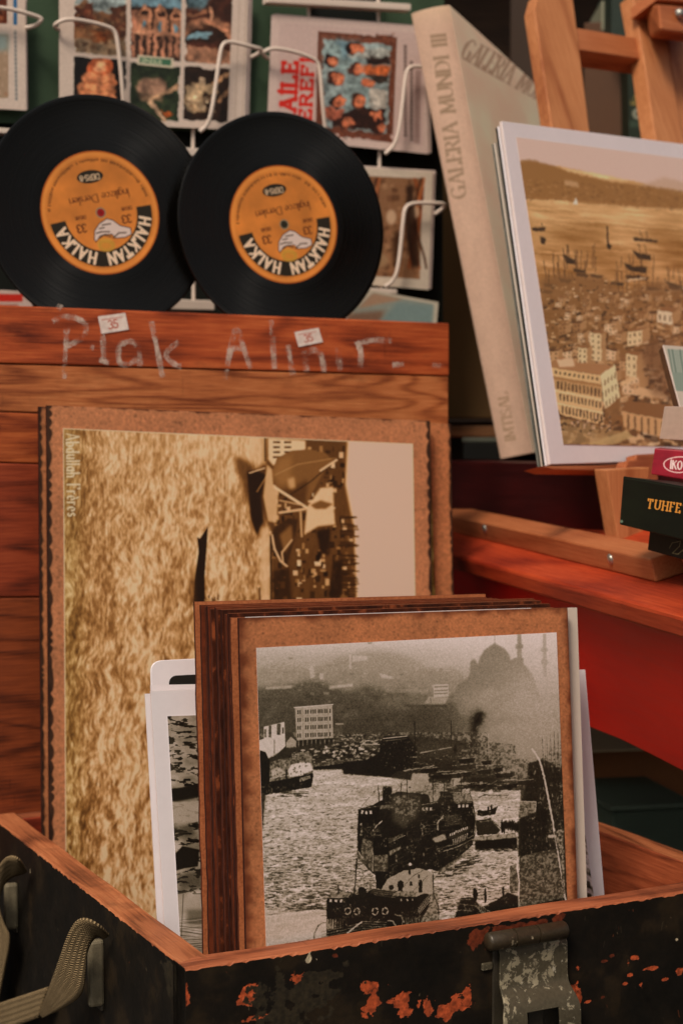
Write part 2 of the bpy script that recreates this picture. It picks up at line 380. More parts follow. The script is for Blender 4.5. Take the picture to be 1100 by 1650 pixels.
GLY = {
 'A': (.74, [[(0, 0), (.37, 1)], [(.37, 1), (.74, 0)], [(.14, .36), (.60, .36)]]),
 'B': (.55, [[(0, 0), (0, 1)], [(0, 1), (.3, 1)] + arc(.3, .76, .22, .24, 90, -90) + [(0, .52)], [(.3, .52)] + arc(.3, .26, .25, .26, 90, -90) + [(0, 0)]]),
 'D': (.72, [[(0, 0), (0, 1)], [(0, 1), (.25, 1)] + arc(.25, .5, .46, .5, 90, -90, 14) + [(0, 0)]]),
 'E': (.52, [[(0, 0), (0, 1)], [(0, 1), (.5, 1), (.5, .86)], [(0, .52), (.38, .52)], [(0, 0), (.52, 0), (.52, .16)]]),
 'F': (.5, [[(0, 0), (0, 1)], [(0, 1), (.5, 1), (.5, .86)], [(0, .52), (.38, .52)]]),
 'G': (.78, [arc(.42, .5, .42, .5, 45, 320, 18), [(.74, 0.02), (.74, .42), (.5, .42)]]),
 'H': (.7, [[(0, 0), (0, 1)], [(.7, 0), (.7, 1)], [(0, .52), (.7, .52)]]),
 'I': (.08, [[(.04, 0), (.04, 1)]]),
 'İ': (.08, [[(.04, 0), (.04, 1)], [(.02, 1.2), (.08, 1.2)]]),
 'K': (.66, [[(0, 0), (0, 1)], [(.62, 1), (0, .42)], [(.2, .6), (.66, 0)]]),
 'L': (.52, [[(0, 0), (0, 1)], [(0, 0), (.52, 0), (.52, .18)]]),
 'M': (.86, [[(0, 0), (.06, 1)], [(.06, 1), (.43, .1)], [(.43, .1), (.8, 1)], [(.8, 1), (.86, 0)]]),
 'N': (.74, [[(0, 0), (0, 1)], [(0, 1), (.74, 0)], [(.74, 0), (.74, 1)]]),
 'O': (.8, [arc(.4, .5, .4, .5, 0, 360, 22)]),
 'P': (.55, [[(0, 0), (0, 1)], [(0, 1), (.3, 1)] + arc(.3, .74, .25, .26, 90, -90) + [(0, .48)]]),
 'R': (.62, [[(0, 0), (0, 1)], [(0, 1), (.3, 1)] + arc(.3, .75, .25, .25, 90, -90) + [(0, .5)], [(.28, .5), (.62, 0)]]),
 'S': (.5, [arc(.26, .76, .24, .24, 35, 250, 12) + arc(.25, .25, .26, .26, 85, -150, 12)]),
 'Ş': (.5, [arc(.26, .76, .24, .24, 35, 250, 12) + arc(.25, .25, .26, .26, 85, -150, 12), [(.26, 0), (.3, -.14), (.18, -.2)]]),
 'T': (.68, [[(.34, 0), (.34, 1)], [(0, .84), (0, 1), (.68, 1), (.68, .84)]]),
 'U': (.7, [[(0, 1), (0, .3)] + arc(.35, .3, .35, .3, 180, 360, 10) + [(.7, 1)]]),
 'V': (.7, [[(0, 1), (.35, 0)], [(.35, 0), (.7, 1)]]),
 'Y': (.7, [[(0, 1), (.35, .5), (.35, 0)], [(.35, .5), (.7, 1)]]),
 'Z': (.6, [[(0, 1), (.6, 1), (0, 0), (.6, 0)]]),
 '3': (.5, [arc(.24, .76, .24, .24, 150, -80, 10), arc(.24, .26, .27, .26, 80, -150, 10)]),
 '5': (.5, [[(.46, 1), (.08, 1), (.05, .56)] + arc(.23, .32, .26, .31, 130, -150, 12)]),
 '8': (.5, [arc(.25, .76, .2, .24, 0, 360, 12), arc(.25, .26, .25, .26, 0, 360, 12)]),
 '0': (.5, [arc(.25, .5, .25, .5, 0, 360, 16)]),
 '-': (.3, [[(0, .45), (.3, .45)]]), '/': (.4, [[(0, 0), (.4, 1)]]), '.': (.1, [[(.02, .02), (.06, .02)]]),
 'a': (.46, [arc(.22, .28, .22, .28, 0, 360, 14), [(.44, .56), (.44, 0)]]),
 'b': (.46, [arc(.24, .28, .22, .28, 0, 360, 14), [(.02, 1), (.02, 0)]]),
 'c': (.42, [arc(.24, .28, .22, .28, 50, 310, 12)]),
 'd': (.46, [arc(.22, .28, .22, .28, 0, 360, 14), [(.44, 1), (.44, 0)]]),
 'e': (.44, [[(.02, .3), (.44, .3)] + arc(.23, .28, .22, .28, 10, 310, 14)]),
 'è': (.44, [[(.02, .3), (.44, .3)] + arc(.23, .28, .22, .28, 10, 310, 14), [(.16, .86), (.28, .7)]]),
 'g': (.46, [arc(.22, .28, .22, .28, 0, 360, 14), [(.44, .56), (.44, -.15)] + arc(.24, -.15, .2, .15, 0, -150, 8)]),
 'h': (.44, [[(.02, 1), (.02, 0)], [(.02, .4)] + arc(.22, .34, .2, .22, 180, 0, 8) + [(.42, 0)]]),
 'i': (.06, [[(.03, .56), (.03, 0)], [(.02, .78), (.05, .8)]]), 'ı': (.06, [[(.03, .56), (.03, 0)]]),
 'k': (.42, [[(.02, 1), (.02, 0)], [(.4, .56), (.02, .22)], [(.14, .32), (.42, 0)]]),
 'l': (.06, [[(.03, 1), (.03, 0)]]),
 'n': (.44, [[(.02, .56), (.02, 0)], [(.02, .4)] + arc(.22, .34, .2, .22, 180, 0, 8) + [(.42, 0)]]),
 'r': (.3, [[(.02, .56), (.02, 0)], [(.02, .34)] + arc(.22, .34, .2, .22, 180, 60, 8)]),
 's': (.34, [arc(.18, .43, .14, .13, 40, 250, 8) + arc(.17, .14, .16, .14, 80, -150, 8)]),
 'u': (.44, [[(.02, .56), (.02, .2)] + arc(.22, .2, .2, .2, 180, 360, 8) + [(.42, .56)], [(.42, .2), (.42, 0)]]),
 'z': (.4, [[(0, .56), (.38, .56), (0, 0), (.4, 0)]]),
 ' ': (.35, []),
}
# ------------------------------------------------------------------ the printed pictures
R_ = random.Random(11)
def harbour():
    Q = [(413, 1044), (896, 1019), (915, 1500), (430, 1560)]
    P = Pic(Q, 820, 860, [.8], 1); X, Y = P.X, P.Y; h, w_ = P.h, P.w
    rd = sst(X, 640, 830)
    L = np.interp(Y, [1030, 1060, 1095, 1125, 1160, 1200, 1240], [.90, .76, .64, .46, .31, .22, .15])
    Rr = np.interp(Y, [1020, 1070, 1120, 1170, 1215, 1240, 1270], [.93, .86, .74, .66, .52, .36, .25])
    base = L * (1 - rd) + Rr * rd
    base += (fbm(h, w_, 46, 90, 5, 3) - .5) * .30 * sst(Y, 1050, 1120) * (1 - .5 * rd)
    P.a[..., 0] = base
    # far hills and roofs
    P.poly([(415, 1075), (450, 1070), (500, 1082), (545, 1060), (590, 1048), (640, 1052), (690, 1078), (740, 1082), (750, 1110), (650, 1120), (415, 1110)], .60, .5, 5)
    P.poly([(414, 1108), (440, 1107), (470, 1104), (492, 1097), (515, 1096), (540, 1108), (560, 1114), (590, 1104), (620, 1112), (655, 1112), (660, 1136), (720, 1136), (735, 1128), (760, 1150), (770, 1190), (700, 1204), (560, 1200), (418, 1200)], .27, .75, 4)
    for i in range(170):
        x, y = R_.uniform(418, 745), R_.gauss(1100, 20)
        P.rect(x, y, x + R_.uniform(2, 9), y + R_.uniform(1, 4), R_.choice([.8, .72, .4, .45]), R_.uniform(.15, .5), .6)
    for i in range(90):
        x, y = R_.uniform(416, 760), R_.uniform(1120, 1195)
        P.ell(x, y, R_.uniform(3, 10), R_.uniform(2, 6), R_.choice([.12, .16, .42, .5]), R_.uniform(.1, .35), 1.5)
    for q in ([(562, 1055), (566, 1055), (566, 1078), (562, 1078)], [(568, 1056), (592, 1057), (592, 1064), (568, 1066)], [(498, 1076), (504, 1072), (508, 1090), (500, 1094)], [(515, 1085), (521, 1085), (521, 1095), (515, 1095)], [(611, 1084), (634, 1091), (634, 1094), (614, 1093)], [(530, 1105), (568, 1101), (568, 1106), (530, 1110)], [(428, 1107), (470, 1104), (470, 1109), (428, 1111)]):
        P.poly(q, .86, .6, .8)
    P.rect(621, 1110, 690, 1116, .68, .5, 1); P.rect(650, 1136, 720, 1139, .1, .5, 1)
    P.poly([(698, 1103), (722, 1102), (722, 1122), (698, 1124)], .8, .9, .4)
    for r in (1107, 1113, 1118): P.line([(700, r), (720, r - 1)], 2.2, .5, .8)
    P.poly([(682, 1134), (690, 1122), (722, 1124), (716, 1134)], .72, .8, .6); P.line([(693, 1125), (694, 1133)], 1.5, .4)
    # domed mosque in the haze
    P.poly([(729, 1124), (736, 1104), (748, 1096), (756, 1088), (757, 1068), (760, 1063), (764, 1062), (768, 1067), (769, 1072), (773, 1058), (781, 1046), (791, 1040), (796, 1036), (801, 1039), (812, 1045), (820, 1055), (822, 1064), (831, 1060), (840, 1066), (856, 1085), (872, 1130), (800, 1170), (740, 1150)], .50, .8, 1.6)
    P.line([(796.5, 1024), (796.5, 1037)], 1.1, .62, .8); P.line([(745, 1090), (745, 1100)], 1, .5, .6)
    P.poly([(833, 1022), (839, 1022), (840, 1062), (842, 1090), (832, 1090)], .56, .8, .8)
    P.rect(830, 1038, 842, 1045, .56, .8, 1); P.rect(827, 1060, 843, 1067, .56, .8, 1)
    P.poly([(874, 1021), (879, 1021), (880, 1090), (874, 1090)], .70, .8, 1); P.rect(871, 1044, 882, 1050, .7, .8, 1); P.rect(871, 1063, 882, 1070, .7, .7, 1)
    for cx, cy, rx, ry, v, a in ((800, 1140, 60, 40, .62, .6), (850, 1120, 40, 60, .78, .7), (870, 1170, 45, 40, .7, .7), (815, 1190, 50, 30, .6, .55), (775, 1135, 25, 14, .68, .6), (785, 1117, 22, 9, .74, .5), (850, 1210, 30, 35, .66, .6), (812, 1165, 46, 34, .70, .45), (850, 1150, 40, 50, .76, .4), (770, 1150, 20, 8, .62, .5), (820, 1160, 40, 10, .5, .3), (690, 1160, 30, 20, .2, .3), (640, 1130, 30, 14, .52, .5)):
        P.blob(cx, cy, rx, ry, v, a)
    for cx, cy, rx, ry, a in ((768, 1160, 10, 13, .9), (774, 1152, 7, 6, .6), (763, 1175, 6, 7, .5), (764, 1190, 6, 9, .7), (757, 1202, 9, 6, .6), (745, 1201, 12, 6, .6), (733, 1208, 7, 6, .95), (728, 1226, 6, 8, .8), (724, 1244, 6, 12, .7), (722, 1262, 7, 14, .7)):
        P.blob(cx, cy, rx, ry, .05, a)
    # buildings on the left
    P.poly([(475, 1140), (535, 1136), (537, 1190), (478, 1193)], .70, 1, .3)
    P.line([(474, 1140), (536, 1135)], 1.6, .86); P.line([(487, 1140), (489, 1192)], .8, .5); P.line([(528, 1137), (530, 1190)], .8, .5)
    for r in range(4):
        for cx in (480, 483.5, 492.5, 496, 501, 504.5, 508, 513, 516, 519, 523, 526, 531.5):
            yy = 1147.5 + r * 12.6 - (cx - 478) * .045
            P.rect(cx - .9, yy - 3.2, cx + 1, yy + 3.4, .12, .95)
        P.line([(476, 1154 + r * 12.6), (536, 1151 + r * 12.6)], .6, .55, .7)
    P.poly([(478, 1193), (537, 1189), (537, 1200), (478, 1204)], .12)
    for i in range(9): P.line([(481 + i * 7, 1192), (481 + i * 7, 1203)], 1.2, .6)
    P.poly([(417, 1193), (425, 1190), (425, 1171), (458, 1163), (460, 1202), (446, 1216), (433, 1222), (419, 1212)], .84, 1, .3)
    P.rect(433, 1169, 437, 1188, .28); P.rect(446, 1166, 452, 1184, .3); P.rect(454.5, 1172, 457, 1182, .25); P.rect(426, 1175, 429, 1188, .35)
    P.poly([(419, 1173), (424, 1171), (424, 1189), (418, 1190)], .28)
    P.poly([(461, 1206), (461, 1196), (469, 1187), (477, 1194), (477, 1206)], .66); P.line([(442, 1192), (442, 1214)], .8, .2)
    P.rect(540, 1165, 553, 1168, .7, .8, .4); P.rect(538, 1168, 552, 1185, .34, .7, .6)
    # parked cars and crowd on the quay
    P.poly([(462, 1205), (540, 1196), (600, 1190), (662, 1186), (830, 1200), (830, 1262), (640, 1262), (520, 1238), (470, 1240), (425, 1232), (433, 1222)], .15, .85, 1)
    for i in range(620):
        y = R_.uniform(1192, 1232); x = R_.uniform(465, 625)
        if y < 1212 - (x - 465) * .16: continue
        P.ell(x, y, R_.uniform(1.2, 4), R_.uniform(.8, 2.0), R_.choice([.85, .78, .6, .4, .08, .05, .06]), R_.uniform(.6, 1))
    for i in range(120):
        y = R_.uniform(1184, 1200); x = R_.uniform(545, 612); P.ell(x, y, R_.uniform(1, 3), 1.1, R_.choice([.7, .6, .1]), .7)
    P.poly([(505, 1230), (560, 1223), (572, 1224), (572, 1234), (505, 1238)], .32, .9, .6); P.poly([(505, 1236), (553, 1230), (553, 1238), (505, 1241)], .05)
    P.poly([(552, 1228), (590, 1224), (612, 1212), (611, 1199), (618, 1186), (655, 1185), (672, 1206), (668, 1235), (640, 1243), (628, 1252), (580, 1248), (553, 1246)], .045, 1, .8)
    P.poly([(582, 1198), (611, 1199), (609, 1206), (583, 1206)], .3); P.line([(582, 1199), (611, 1199.5)], 1.5, .75)
    P.line([(617, 1190), (655, 1186)], 1.6, .78); P.line([(617, 1194), (655, 1190)], .9, .5); P.rect(570, 1228, 583, 1239, .06)
    for i in range(60): P.rect(*(lambda x, y: (x, y, x + R_.uniform(.8, 2.5), y + R_.uniform(.8, 3)))(R_.uniform(612, 672), R_.uniform(1192, 1238)), R_.choice([.35, .5, .12]), .6)
    SMK = [(768, 1160, 11, 13, .9), (774, 1152, 7, 6, .6), (764, 1176, 6, 8, .7), (764, 1190, 6, 9, .8), (756, 1202, 9, 6, .7), (745, 1201, 12, 6, .6), (733, 1208, 7, 6, .95), (729, 1226, 6, 8, .9), (724, 1244, 6, 12, .8), (722, 1264, 7, 14, .8)]
    # open water
    riv = .80 + (fbm(h, w_, 7, 60, 3, 8) - .5) * .2 + (fbm(h, w_, 2.2, 5, 2, 18) - .5) * .16
    wat = [(433, 1276), (502, 1266), (504, 1240), (552, 1240), (553, 1247), (628, 1253), (700, 1262), (838, 1262), (838, 1470), (720, 1560), (400, 1580), (428, 1280)]
    sl, m = P.mask(wat, .6); P.a[sl][..., 0]; P.a[sl] = P.a[sl] * (1 - m[..., None]) + (riv[..., None])[sl] * m[..., None]
    n1 = fbm(h, w_, 3.0, 8, 3, 21); n2 = fbm(h, w_, 4.6, 17, 3, 22)
    dens = np.interp(Y, [1245, 1300, 1350, 1400, 1450, 1465, 1480], [.12, .24, .38, .5, .66, .35, .05]) * (X < 700) + np.interp(Y, [1250, 1380, 1440], [.45, .3, .35]) * (X >= 700)
    fld = n1 * .6 + n2 * .4
    rip = sst(fld, .53 + .11 * (1 - dens), .61 + .11 * (1 - dens))
    mm = np.zeros((h, w_)); mm[sl] = m
    P.blend((slice(None), slice(None)), rip * mm * np.clip(dens * .6, 0, .35), .30)
    rw = random.Random(12)
    for i in range(5200):
        q = rw.random(); y = 1246 + 220 * q ** .8; x = rw.uniform(416, 845); k = (y - 1230) / 235
        if x > 700 and rw.random() < .35: continue
        if mm[min(max(int((y - 1044) / 516 * h), 0), h - 1), min(max(int((x - 418) / 483 * w_), 0), w_ - 1)] < .5: continue
        if rw.random() < .74 * (.35 + .65 * k) + .06: P.line([(x, y), (x + (1.5 + 6.5 * k) * rw.uniform(.5, 1.4), y + rw.uniform(-.6, .4) * (.4 + k))], .5 + 1.0 * k * rw.uniform(.5, 1.2), rw.uniform(.06, .32), rw.uniform(.45, .9))
        elif rw.random() < .4: P.line([(x, y), (x + (2 + 6 * k) * rw.uniform(.5, 1.2), y)], .6 + .6 * k, .9, .45)
    P.blend((slice(None), slice(None)), mm * sst(Y, 1462, 1480) * (X < 560) * .7, .74)
    for i in range(22):
        x, y = R_.uniform(430, 520), R_.gauss(1466, 4); P.line([(x, y), (x + R_.uniform(8, 30), y - R_.uniform(0, 3))], 1, .15, .6)
    for i in range(40):
        x = R_.uniform(428, 520); P.line([(x, 1528 - (x - 428) * .12), (x + 8, 1525 - (x - 428) * .12 + R_.uniform(-4, 3))], 1.2, .12, .7)
    # left ferry
    P.poly([(434, 1243), (436, 1228), (455, 1222), (476, 1221), (480, 1212), (498, 1212), (503, 1222), (505, 1244), (480, 1254), (434, 1262)], .42, 1, .5)
    P.poly([(464, 1240), (470, 1232), (484, 1228), (500, 1229), (504, 1240), (486, 1250), (466, 1252)], .88, 1, .8)
    P.poly([(437, 1240), (452, 1236), (462, 1246), (446, 1252), (437, 1251)], .72, 1, .8)
    for i in range(80): P.rect(*(lambda x, y: (x, y, x + R_.uniform(.8, 2.4), y + R_.uniform(1, 4)))(R_.uniform(436, 502), R_.uniform(1214, 1252)), R_.choice([.05, .1, .8, .3, .08]), .75)
    P.line([(436, 1254), (470, 1249), (504, 1240)], 1.2, .85); P.rect(460, 1240, 463, 1256, .05)
    P.poly([(419, 1209), (428, 1212), (434, 1226), (434, 1260), (466, 1254), (505, 1246), (502, 1268), (432, 1280), (420, 1282)], .04)
    P.poly([(482, 1254), (499, 1249), (500, 1254), (483, 1260)], .6, .9, .5)
    for i in range(26): x = R_.uniform(442, 485); y = R_.uniform(1274, 1284); P.line([(x, y), (x + R_.uniform(6, 16), y)], 1.1, .12, .7)
    # far ferries across the middle
    for i in range(420):
        x, y = R_.uniform(655, 835), R_.uniform(1208, 1268); P.rect(x, y, x + R_.uniform(1, 6), y + R_.uniform(.8, 3), R_.choice([.55, .4, .1, .05, .08, .22]), R_.uniform(.3, .85), .3)
    for q, v in (([(661, 1262), (664, 1246), (690, 1246), (690, 1262), (680, 1268), (663, 1268)], .72), ([(725, 1262), (728, 1246), (745, 1245), (748, 1250), (738, 1262), (725, 1266)], .74), ([(805, 1240), (816, 1236), (830, 1239), (830, 1250), (806, 1252)], .6), ([(845, 1240), (847, 1262), (855, 1262), (855, 1240)], .3)):
        P.poly(q, v, .95, .6)
    for a, b, v in (((677, 1213), (727, 1204), .72), ((650, 1242), (698, 1234), .62), ((765, 1234), (812, 1231), .6), ((780, 1260), (834, 1255), .66), ((700, 1244), (750, 1242), .5), ((786, 1213), (832, 1216), .5)): P.line([a, b], 1.7, v)
    P.line([(667.5, 1163), (668.5, 1216)], 1.5, .06); P.line([(726, 1161), (727, 1204)], 1.3, .08); P.line([(786, 1183), (787, 1218)], 1.4, .8); P.line([(690, 1170), (691, 1200)], .9, .2)
    P.ell(783, 1192, 3.4, 4.4, .12, .9); P.poly([(832, 1222), (850, 1225), (850, 1262), (832, 1264)], .30, .8, 1.2)
    P.poly([(757, 1254), (795, 1252), (818, 1262), (780, 1276), (758, 1274)], .10, .9, .8); P.line([(775, 1273), (800, 1258)], .9, .6)
    for cx, cy, rx, ry, v, a in ((800, 1205, 50, 26, .58, .55), (760, 1225, 26, 20, .42, .35), (830, 1225, 30, 30, .62, .55), (850, 1190, 40, 40, .68, .5), (700, 1205, 30, 14, .34, .35), (690, 1275, 30, 16, .34, .4)): P.blob(cx, cy, rx, ry, v, a)
    sn = fbm(h, w_, 9, 9, 4, 88)
    for cx, cy, rx, ry, a in SMK:
        m = np.exp(-(((X - cx) / (rx * .9)) ** 2 + ((Y - cy) / ry) ** 2)) * sst(sn, .30, .60); P.blend((slice(None), slice(None)), m, .05, a * .8)
    # right quay: crowd, parapet, lamp poles
    P.poly([(850, 1230), (875, 1222), (906, 1240), (914, 1460), (840, 1470), (838, 1300), (848, 1262)], .10, .93, 1.5)
    for i in range(900):
        y = R_.uniform(1228, 1465); x = R_.uniform(848, 912); P.rect(x, y, x + R_.uniform(.6, 2.2), y + R_.uniform(1, 6), R_.choice([.55, .34, .2, .03, .02, .04, .05]), R_.uniform(.3, .75), .3)
    P.poly([(896, 1340), (906, 1335), (910, 1462), (900, 1400)], .7, .8, 1)
    for i in range(40): x, y = R_.uniform(896, 908), R_.uniform(1340, 1450); P.rect(x, y, x + 1.5, y + 5, .05, .8)
    P.line([(857, 1207), (868, 1224), (876, 1252), (882, 1282), (890, 1325), (898, 1370), (906, 1425), (912, 1462)], 3.2, .80)
    P.line([(893, 1340), (902, 1385), (908, 1440)], 1.3, .1)
    P.rect(879, 1345, 896, 1350, .72); P.line([(869, 1307), (873, 1371)], 2.2, .45)
    for x in (873, 880, 886, 892, 898, 904): P.line([(x, 1182 + R_.uniform(-4, 8)), (x + 2, 1236)], 1.1, .3, .7); P.line([(x + 2, 1186), (x + 3.6, 1236)], .7, .9, .5)
    # quay roofs
    P.poly([(837, 1291), (862, 1291), (861, 1320), (835, 1318)], .44, 1, .3); P.line([(837, 1291), (863, 1292), (861, 1318)], 1.4, .75)
    P.poly([(835, 1320), (880, 1300), (884, 1372), (834, 1380)], .055, .9, .8)
    for i in range(50): x, y = R_.uniform(838, 880), R_.uniform(1325, 1372); P.rect(x, y, x + R_.uniform(.8, 2), y + R_.uniform(1, 5), R_.choice([.4, .3, .15]), .6)
    rt = fbm(h, w_, 3, 3, 2, 31); P.poly([(836, 1381), (860, 1374), (896, 1368), (908, 1446), (870, 1455), (836, 1463)], .33, 1, .3)
    P.poly([(836, 1381), (896, 1368), (908, 1446), (836, 1463)], .18, .6, 0, rt); P.poly([(860, 1400), (885, 1392), (890, 1412), (866, 1420)], .42, .3, 6)
    P.poly([(820, 1396), (832, 1391), (836, 1436), (820, 1437)], .36); P.line([(820, 1438), (820, 1396), (832, 1391)], 1.1, .78)
    P.line([(833, 1376), (832, 1398), (836, 1420), (834, 1462)], 1.8, .86); P.poly([(836, 1464), (908, 1447), (911, 1465), (836, 1482)], .04)
    # boat, pier, gangway
    P.poly([(769, 1306), (785, 1306), (801, 1299), (797, 1312), (776, 1315), (769, 1314)], .06); P.ell(786, 1303, 1.6, 4, .05); P.ell(791, 1300, 1.5, 4, .05)
    for i in range(14): x = R_.uniform(765, 812); P.line([(x, R_.uniform(1277, 1290)), (x + 9, 1281)], 1, .15, .5)
    P.poly([(765, 1355), (832, 1349), (833, 1367), (765, 1369)], .035, 1, .6); P.poly([(770, 1348), (830, 1342), (832, 1349), (772, 1354)], .58, .95, .5)
    P.poly([(766, 1322), (790, 1318), (806, 1338), (800, 1344), (768, 1346)], .09, .95, .5); P.line([(772, 1324), (792, 1322), (808, 1340)], 1.2, .6); P.line([(790, 1320), (810, 1338)], 1.2, .3)
    for i in range(9): x = 808 + i * 3.2; P.ell(x, 1331 + R_.uniform(-3, 3), 1.9, R_.uniform(7, 11), .05)
    for i in range(40): x = R_.uniform(768, 832); P.line([(x, R_.uniform(1366, 1372)), (x + 6, 1370)], 1, .06, .8)
    # ship A
    P.poly([(600, 1297), (640, 1275), (690, 1280), (695, 1300), (692, 1400), (640, 1425), (600, 1408), (577, 1382), (575, 1350), (577, 1305)], .05, 1, .4)
    P.poly([(632, 1284), (660, 1280), (676, 1290), (672, 1315), (650, 1335), (632, 1322)], .30, .75, 3); P.poly([(634, 1284), (658, 1281), (658, 1290), (634, 1294)], .5, .7, 1)
    P.poly([(577, 1305), (581, 1302), (608, 1299), (611, 1303), (611, 1325), (578, 1328)], .035); P.line([(577, 1304), (609, 1299)], 1.2, .3)
    for x in (583.5, 590, 597): P.rect(x - 1.8, 1306, x + 1.8, 1311.5, .82)
    P.rect(580, 1326, 583, 1331, .6); P.rect(616, 1267, 631, 1297, .035); P.line([(616, 1268), (631, 1268)], 1.2, .3); P.line([(609, 1266), (611, 1298)], 1.4, .08)
    P.poly([(612, 1298), (634, 1296), (634, 1302), (612, 1304)], .4, .7, .5); P.line([(601, 1338), (606, 1330), (615, 1323)], 1.6, .8)
    P.poly([(576, 1372), (580, 1380), (584, 1350), (600, 1356), (601, 1404), (588, 1394), (577, 1384)], .30, .95, .8)
    P.poly([(602, 1378), (625, 1377), (624, 1405), (612, 1406), (601, 1404)], .34, .95, .6); P.line([(601, 1354), (600, 1404)], 1.6, .62); P.line([(576, 1371), (584, 1383)], 1.4, .7)
    P.poly([(600, 1350), (625, 1349), (626, 1377), (601, 1378)], .03); P.poly([(626, 1372), (645, 1363), (644, 1368), (628, 1379)], .52, .9, .6)
    for i in range(14): x = 627 + i * 1.6; P.line([(x, 1352 - i * .7), (x, 1357 - i * .8)], .9, .6, .8)
    P.line([(626, 1358), (652, 1346)], 1, .7, .7); P.line([(577, 1340), (575, 1400)], 1.2, .1)
    P.poly([(604, 1404), (625, 1404), (624, 1432), (606, 1432)], .03)
    # ship B
    P.poly([(674, 1310), (680, 1294), (703, 1292), (712, 1276), (758, 1280), (763, 1300), (767, 1322), (765, 1345), (760, 1362), (740, 1380), (706, 1404), (690, 1400), (674, 1350)], .045, 1, .5)
    P.poly([(728, 1279), (758, 1277), (760, 1292), (732, 1293)], .48, .95, .8); P.poly([(652, 1284), (676, 1282), (678, 1296), (655, 1320)], .26, .8, 1.5)
    P.line([(678, 1297), (704, 1293)], 1.3, .5); P.line([(732, 1294), (758, 1293)], 1.3, .45)
    for x in (681, 687, 693.5): P.rect(x - 1.7, 1301, x + 1.9, 1306, .8)
    for x in (739.5, 746, 752.5): P.rect(x - 1.8, 1296, x + 1.9, 1301, .82)
    P.rect(709, 1275, 721, 1300, .03); P.line([(756, 1262), (757, 1284)], 1.3, .25); P.line([(705, 1337), (705, 1325), (714, 1314)], 2, .68)
    P.poly([(717, 1315), (733, 1310), (747, 1326), (722, 1332)], .13, .9, .6)
    for i in range(7): P.line([(716, 1316 + i * 2.3), (742, 1313 + i * 2.3)], .8, .42, .7)
    P.poly([(695, 1351), (715, 1343), (719, 1352), (702, 1358)], .70, .9, .7); P.line([(724, 1349), (736, 1346), (750, 1338), (754, 1334)], 6, .16)
    for i in range(10): x = 725 + i * 3; P.ell(x, 1344 - i * 1.1 + (1 if i < 3 else 0), 1.1, 2.3, .84)
    for i in range(9): x = 729 + i * 2.8; P.rect(x, 1352 - i * 1.2, x + 1.2, 1361 - i * 1.3, .72)
    P.line([(712, 1372), (735, 1365), (764, 1351)], 1.8, .52); P.line([(703, 1368), (735, 1360), (764, 1345)], 1.0, .5); P.line([(760, 1300), (766, 1320), (764, 1345)], 1.4, .5)
    P.poly([(705, 1403), (725, 1390), (748, 1374), (750, 1378), (728, 1394), (706, 1408)], .42, .9, .8)
    for i in range(60): x = R_.uniform(700, 765); y = 1412 - (x - 700) * .5 + R_.uniform(-3, 12); P.line([(x, y), (x + R_.uniform(5, 14), y - 1.5)], 1.3, .08, .8)
    for i in range(110): x = R_.uniform(655, 762); y = R_.uniform(1300, 1375); P.rect(x, y, x + R_.uniform(.6, 1.8), y + R_.uniform(.6, 2.4), R_.choice([.3, .45, .2]), .45)
    rs = random.Random(41)
    for reg, sl_, n_ in (((580, 1328, 612, 1350), -.1, 16), ((640, 1300, 688, 1345), -.25, 26), ((682, 1308, 720, 1340), -.1, 22), ((700, 1362, 760, 1385), -.5, 18), ((626, 1378, 660, 1400), -.45, 12), ((640, 1345, 690, 1395), -.3, 22), ((712, 1278, 758, 1300), -.05, 20)):
        for i in range(n_):
            x, y = rs.uniform(reg[0], reg[2]), rs.uniform(reg[1], reg[3]); L = rs.uniform(3, 14); P.line([(x, y), (x + L, y + L * sl_)], rs.uniform(.5, 1.1), rs.choice([.3, .42, .55, .2]), rs.uniform(.35, .8))
            if rs.random() < .4: P.line([(x, y), (x + rs.uniform(-1, 1), y - rs.uniform(3, 9))], .8, rs.choice([.35, .5, .03]), .7)
            if rs.random() < .3: P.ell(x, y, rs.uniform(1, 2.2), rs.uniform(1, 3), rs.choice([.5, .3, .66]), .6, .3)
    for cx, cy, rx, ry, v, a in ((650, 1290, 26, 20, .34, .45), (668, 1305, 16, 24, .26, .4), (705, 1285, 18, 14, .4, .35), (735, 1268, 26, 10, .5, .35)): P.blob(cx, cy, rx, ry, v, a)
    # lower pier on the right
    P.poly([(731, 1482), (738, 1458), (742, 1447), (760, 1446), (776, 1462), (800, 1450), (818, 1438), (834, 1444), (836, 1485), (780, 1492)], .05, 1, .6)
    P.ell(765, 1442, 4, 10, .05); P.ell(764, 1434, 2, 2.5, .05); P.ell(781.5, 1444, 2.2, 11, .05); P.ell(810, 1437, 2, 8, .05); P.line([(781, 1432), (781, 1450)], 1.6, .05)
    for a, b in (((736, 1456), (770, 1460)), ((738, 1450), (758, 1449)), ((733, 1466), (760, 1468)), ((770, 1455), (795, 1475)), ((768, 1462), (790, 1480))): P.line([a, b], 1, .55)
    for i in range(9): P.line([(772 + i * 3, 1458 + i * 2.3), (773 + i * 3, 1470 + i * 2)], .9, .5)
    # ship C in front
    P.poly([(624, 1416), (650, 1403), (676, 1399), (694, 1405), (698, 1420), (696, 1436), (688, 1452), (674, 1462), (640, 1450), (610, 1440)], .64, 1, .5)
    P.poly([(696, 1436), (704, 1440), (707, 1468), (704, 1492), (690, 1500), (676, 1490), (682, 1464)], .52, 1, .6); P.line([(697, 1408), (698, 1440), (706, 1462), (706, 1490)], 1.4, .08)
    P.poly([(656, 1450), (684, 1440), (694, 1442), (690, 1462), (680, 1480), (672, 1498), (655, 1500)], .06, 1, .4)
